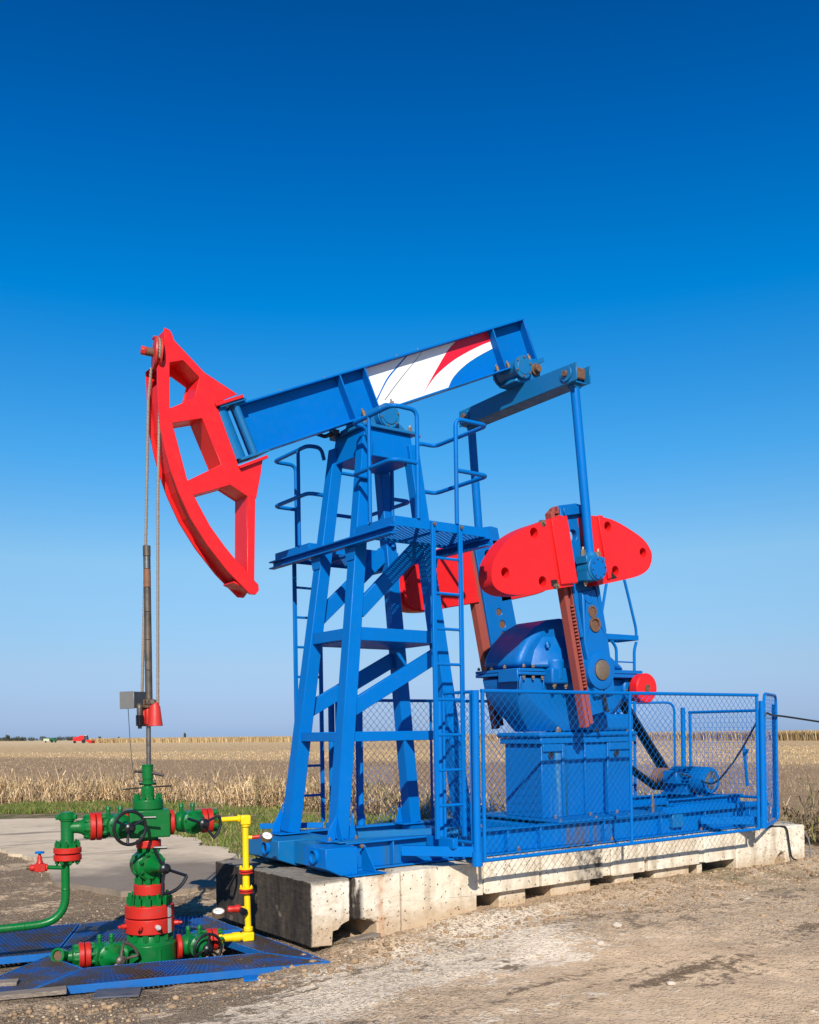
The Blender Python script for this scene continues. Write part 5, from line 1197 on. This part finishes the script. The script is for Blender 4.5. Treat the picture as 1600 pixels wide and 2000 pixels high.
# ================================================================== vegetation
def attr_mat(name, trans=.0, rough=.8):
    m, t, b = nmat(name); a = N(t, 'ShaderNodeAttribute', attribute_name='col'); t.links.new(a.outputs['Color'], b.inputs['Base Color'])
    b.inputs['Roughness'].default_value = rough; b.inputs['Specular IOR Level'].default_value = .15; return m
M['leafy'] = attr_mat('dry_and_green_leaves')
def world_xy(D, L): return CAM.x+F.x*D+RT.x*L, CAM.y+F.y*D+RT.y*L
def blades(name, x, y, z, h, wd, lean, cols, droop=0.):
    n = len(x); an = rng.random(n)*2*pi; la = rng.random(n)*2*pi
    dx, dy = np.cos(an)*wd/2, np.sin(an)*wd/2; lx, ly = np.cos(la)*lean*h, np.sin(la)*lean*h
    b = np.stack([x, y, z], -1); s = np.stack([dx, dy, 0*dx], -1)
    mid = b+np.stack([lx*.35, ly*.35, h*.58], -1); tip = b+np.stack([lx, ly, h*(1-droop)], -1)
    co = np.stack([b-s*.7, b+s*.7, mid+s, mid-s, tip], 1).reshape(-1, 3)
    k = np.arange(n)[:, None]*5
    fa = np.concatenate([k+np.array([0, 1, 2]), k+np.array([0, 2, 3]), k+np.array([3, 2, 4])], 0)
    o = raw(name, co, fa, M['leafy'], np.repeat(cols, 5, 0)); o['kind'] = 'stuff'; return o
def pal(n, cs, p=None):
    cs = np.array(cs); c = cs[rng.choice(len(cs), n, p=p)]; return np.clip(c*rng.uniform(.7, 1.25, (n, 1)), 0, 1)
SLAB = [(.64, 7.45), (.65, 5.9), (.62, 4.7), (.43, 3.3), (.6, 2.4), (1.9, 1.9), (2.25, 3.4), (2.96, 4.43), (3.11, 5.56), (3.23, 7.11), (3.16, 8.5), (3.06, 10.2), (2.8, 12.2), (1.95, 12.9), (-2.5, 15.2), (-7.5, 16.0), (-8.5, 12), (-3.2, 9.0)]
def inside(x, y, P):
    r = np.zeros(len(x), bool)
    for (a, b), (c, d) in zip(P, P[1:]+P[:1]):
        r ^= ((b > y) != (d > y)) & (x < (c-a)*(y-b)/(d-b+1e-12)+a)
    return r
def D0(L): return 18.3-1.0*np.maximum(L, -4.9)
# dry reed belt
n = 13000; L = rng.uniform(-13, 12, n); D = D0(L)+.2+1.8*(fbm(L*.8+50, L*0+3., 3, 8)-.3)+rng.random(n)**1.6*4.6
x, y = world_xy(D, L); clump = fbm(x*.55, y*.55, 3, 61)
k = rng.random(n) < np.clip((clump-.28)*3.2, .12, 1); x, y, L, D, clump = x[k], y[k], L[k], D[k], clump[k]; n = len(x)
z = ground_z(x, y)-.02; h = rng.uniform(.20, .74, n)*(.55+.85*clump); tall = rng.random(n) < .09; h[tall] *= rng.uniform(1.2, 1.9, tall.sum())
h *= np.interp(L, [-6, -3, 0, 3, 5, 7], [1., .95, .78, .8, 1.15, 1.2])
west = (L < -1.5+rng.normal(0, 1.2, n))
cw = pal(n, [(.62, .44, .24), (.52, .355, .185), (.40, .27, .14), (.70, .52, .31), (.30, .21, .12)]); ce_ = pal(n, [(.38, .28, .17), (.28, .205, .125), (.48, .36, .22), (.20, .145, .09), (.20, .20, .07)])
c = np.where(west[:, None], cw, ce_)
blades('dry_reeds', x, y, z, h, rng.uniform(.010, .022, n), .25, c)
m_ = 34000; i = rng.integers(0, n, m_); s_ = rng.uniform(.1, .75, m_)
blades('dry_leaves', x[i]+rng.normal(0, .05, m_), y[i]+rng.normal(0, .05, m_), z[i]+h[i]*s_, rng.uniform(.08, .26, m_), rng.uniform(.010, .024, m_), 1.0, np.clip(c[i]*rng.uniform(.8, 1.25, (m_, 1)), 0, 1), .65)
# grass strip
n = 90000; L = rng.uniform(-11, 9, n); D = D0(L)-np.interp(L, [-6, -4, -2.6, -1.2, 0], [3.0, 7, 11.5, 10, 5])*rng.random(n)**.8+1.0
x, y = world_xy(D, L); g1 = fbm(x*.7, y*.7, 4, 71); e = 1+(D-D0(L)-1)/5
k = (rng.random(n) < np.clip((g1-.40+e*.16+.13*sstep(-4.2, -3., L)*sstep(-.6, -1.4, L)-.2*sstep(3., 4.5, L))*4.5, 0, 1)) & ~inside(x, y, SLAB) & ~((np.abs(y) < .95) & (x > .9) & (x < 7.7)) & (np.hypot(x, y) > 3.2)
x, y, g1 = x[k], y[k], g1[k]; n = len(x)
blades('grass', x, y, ground_z(x, y)-.005, rng.uniform(.035, .13, n)*(.6+g1), rng.uniform(.008, .02, n), .55,
       pal(n, [(.115, .165, .028), (.085, .125, .025), (.16, .19, .045), (.27, .22, .10)], [.34, .24, .18, .24]))
# stubble in the field
n = 42000; D = 26+rng.random(n)**1.6*95; L = rng.uniform(-.47, .47, n)*D; ok = D > D0(L)+5; D, L = D[ok], L[ok]; x, y = world_xy(D, L); n = len(x)
far = (D+.72*L+vnoise(x*.06, y*.06, 3)*14) > 72
blades('field_stubble', x, y, ground_z(x, y)-.01, rng.uniform(.04, .14, n)*np.where(far, 1.3, 1.), rng.uniform(.008, .018, n)*np.clip(D/30, .8, 3.), .6,
       np.where(far[:, None], pal(n, [(.66, .49, .28), (.56, .40, .21), (.44, .31, .165)]), pal(n, [(.30, .215, .14), (.22, .16, .105), (.42, .32, .205)])))
# standing maize far out
n = 60000; s_ = rng.uniform(-.325, .46, n); Db = np.interp(s_, [-.325, .0, .42, .46], [430, 300, 200, 192]); D = Db+rng.random(n)**2*26; L = s_*Db*(D/Db)
x, y = world_xy(D, L)
blades('maize_field', x, y, ground_z(x, y)-.1, rng.uniform(1.7, 2.45, n), rng.uniform(.10, .30, n), .22, pal(n, [(.48, .345, .18), (.40, .285, .145), (.31, .22, .115), (.54, .40, .22)]))

# ================================================================== far things
def place(D, px): L = (px-800)/1928*D; x, y = world_xy(D, L); return V((x, y, float(ground_z(x, y))))
FX = Matrix(((RT.x, F.x, 0), (RT.y, F.y, 0), (0, 0, 1))).to_4x4()
c = place(425, 160); X1 = Matrix.Translation(c) @ FX
HV = thing('combine_harvester', c, 'red combine harvester working at the edge of the standing maize on the horizon', 'harvester')
MB(X1).prism([(-3.4, 1.0), (-3.4, 2.5), (-.8, 2.9), (1.3, 2.9), (1.3, 1.1), (.4, .9)], [], -1.4, 1.4).build('body', 'red', HV)
MB(X1).box(-.9, 1.2, -1.3, 1.3, 2.905, 3.3).build('grain_tank', 'red', HV)
MB(X1).prism([(1.31, 1.5), (1.31, 3.3), (2.3, 3.3), (2.7, 1.5)], [], -.9, .9).build('cab', 'darkgrey', HV); MB(X1).box(1.25, 2.45, -.95, .95, 3.305, 3.42).build('cab_roof', 'white', HV)
for a, r in ((1.2, .85), (-2.6, .6)): MB(X1).cyl((a, -1.75, r), (a, -1.42, r), r, 18).build('wheel', 'black', HV)
MB(X1).prism([(2.3, .9), (3.6, .3), (4.8, .15), (4.8, 1.1), (3.6, 1.1), (2.3, 1.4)], [], -2.4, 2.4).build('header', 'red', HV)
c = place(560, 97); X1 = Matrix.Translation(c) @ FX
TR = thing('tractor', c, 'tiny green tractor with a pale trailer on the horizon left of the harvester', 'tractor')
MB(X1).prism([(.6, .8), (.6, 1.7), (1.4, 1.8), (1.5, 2.7), (2.6, 2.7), (2.8, 1.7), (4.0, 1.5), (4.0, .8)], [], -.8, .8).build('tractor_body', 'green', TR)
for a, r in ((1.6, .85), (3.6, .55)): MB(X1).cyl((a, -1.15, r), (a, -.82, r), r, 16).build('wheel', 'black', TR)
M['trailer'] = plain('trailer_paint', (.45, .52, .33), .6)
MB(X1).box(-3.2, .2, -1.1, 1.1, .8, 2.3).build('trailer', 'trailer', TR); MB(X1).cyl((-1.8, -1.3, .5), (-1.8, -1.11, .5), .5, 14).build('wheel', 'black', TR)
# far wood and single trees
M['farleaf'] = plain('far_foliage', (.060, .066, .040), .9, 0, .4, .3, bmp=0)
def clumps(cs, spread, size, per, seed=0):
    co = []; fa = []
    for c_, s in cs:
        for _ in range(per):
            d = V((random.gauss(0, 1), random.gauss(0, 1), random.gauss(0, 1))).normalized()*random.random()**.4
            p = c_+V((d.x*spread*s, d.y*spread*s, d.z*s)); k = len(co)
            for j in range(3):
                q = V((random.gauss(0, 1), random.gauss(0, 1), random.gauss(0, 1)))*size*s; co.append(tuple(p+q))
            fa.append((k, k+1, k+2))
    return np.array(co), np.array(fa)
cs = []
for k in range(90):
    p = place(1500+random.uniform(0, 90), random.uniform(-30, 150)); hh = random.uniform(4.0, 6.8); cs.append((p+V((0, 0, hh*.5)), hh*.55))
co, fa = clumps(cs, 1.7, .22, 60); o = raw('far_woods', co, fa, M['farleaf'], None); o['kind'] = 'stuff'
for px_, D_, hh, l in ((15, 1450, 9.5, 'rounded tree rising above the far wood at the left picture edge'), (195, 1300, 5.6, 'lone dark tree on the horizon just right of the harvester'), (232, 1300, 4.8, 'low bushy tree on the horizon, second right of the harvester'), (361, 1150, 7.5, 'thin lone tree on the horizon behind the maize')):
    p = place(D_, px_); tr = thing('tree', p, l, 'tree', 'lone trees on the horizon')
    MB().cyl(p-V((0, 0, .5)), p+V((0, 0, hh*.6)), .35, 8, .12).build('trunk', 'wood', tr)
    co, fa = clumps([(p+V((0, 0, hh*.62)), hh*.38)], .8 if px_ != 361 else .35, .2, 260); o = raw('crown', co, fa, M['farleaf'], None); o.parent = tr; o.matrix_parent_inverse = Matrix.Translation(-p)
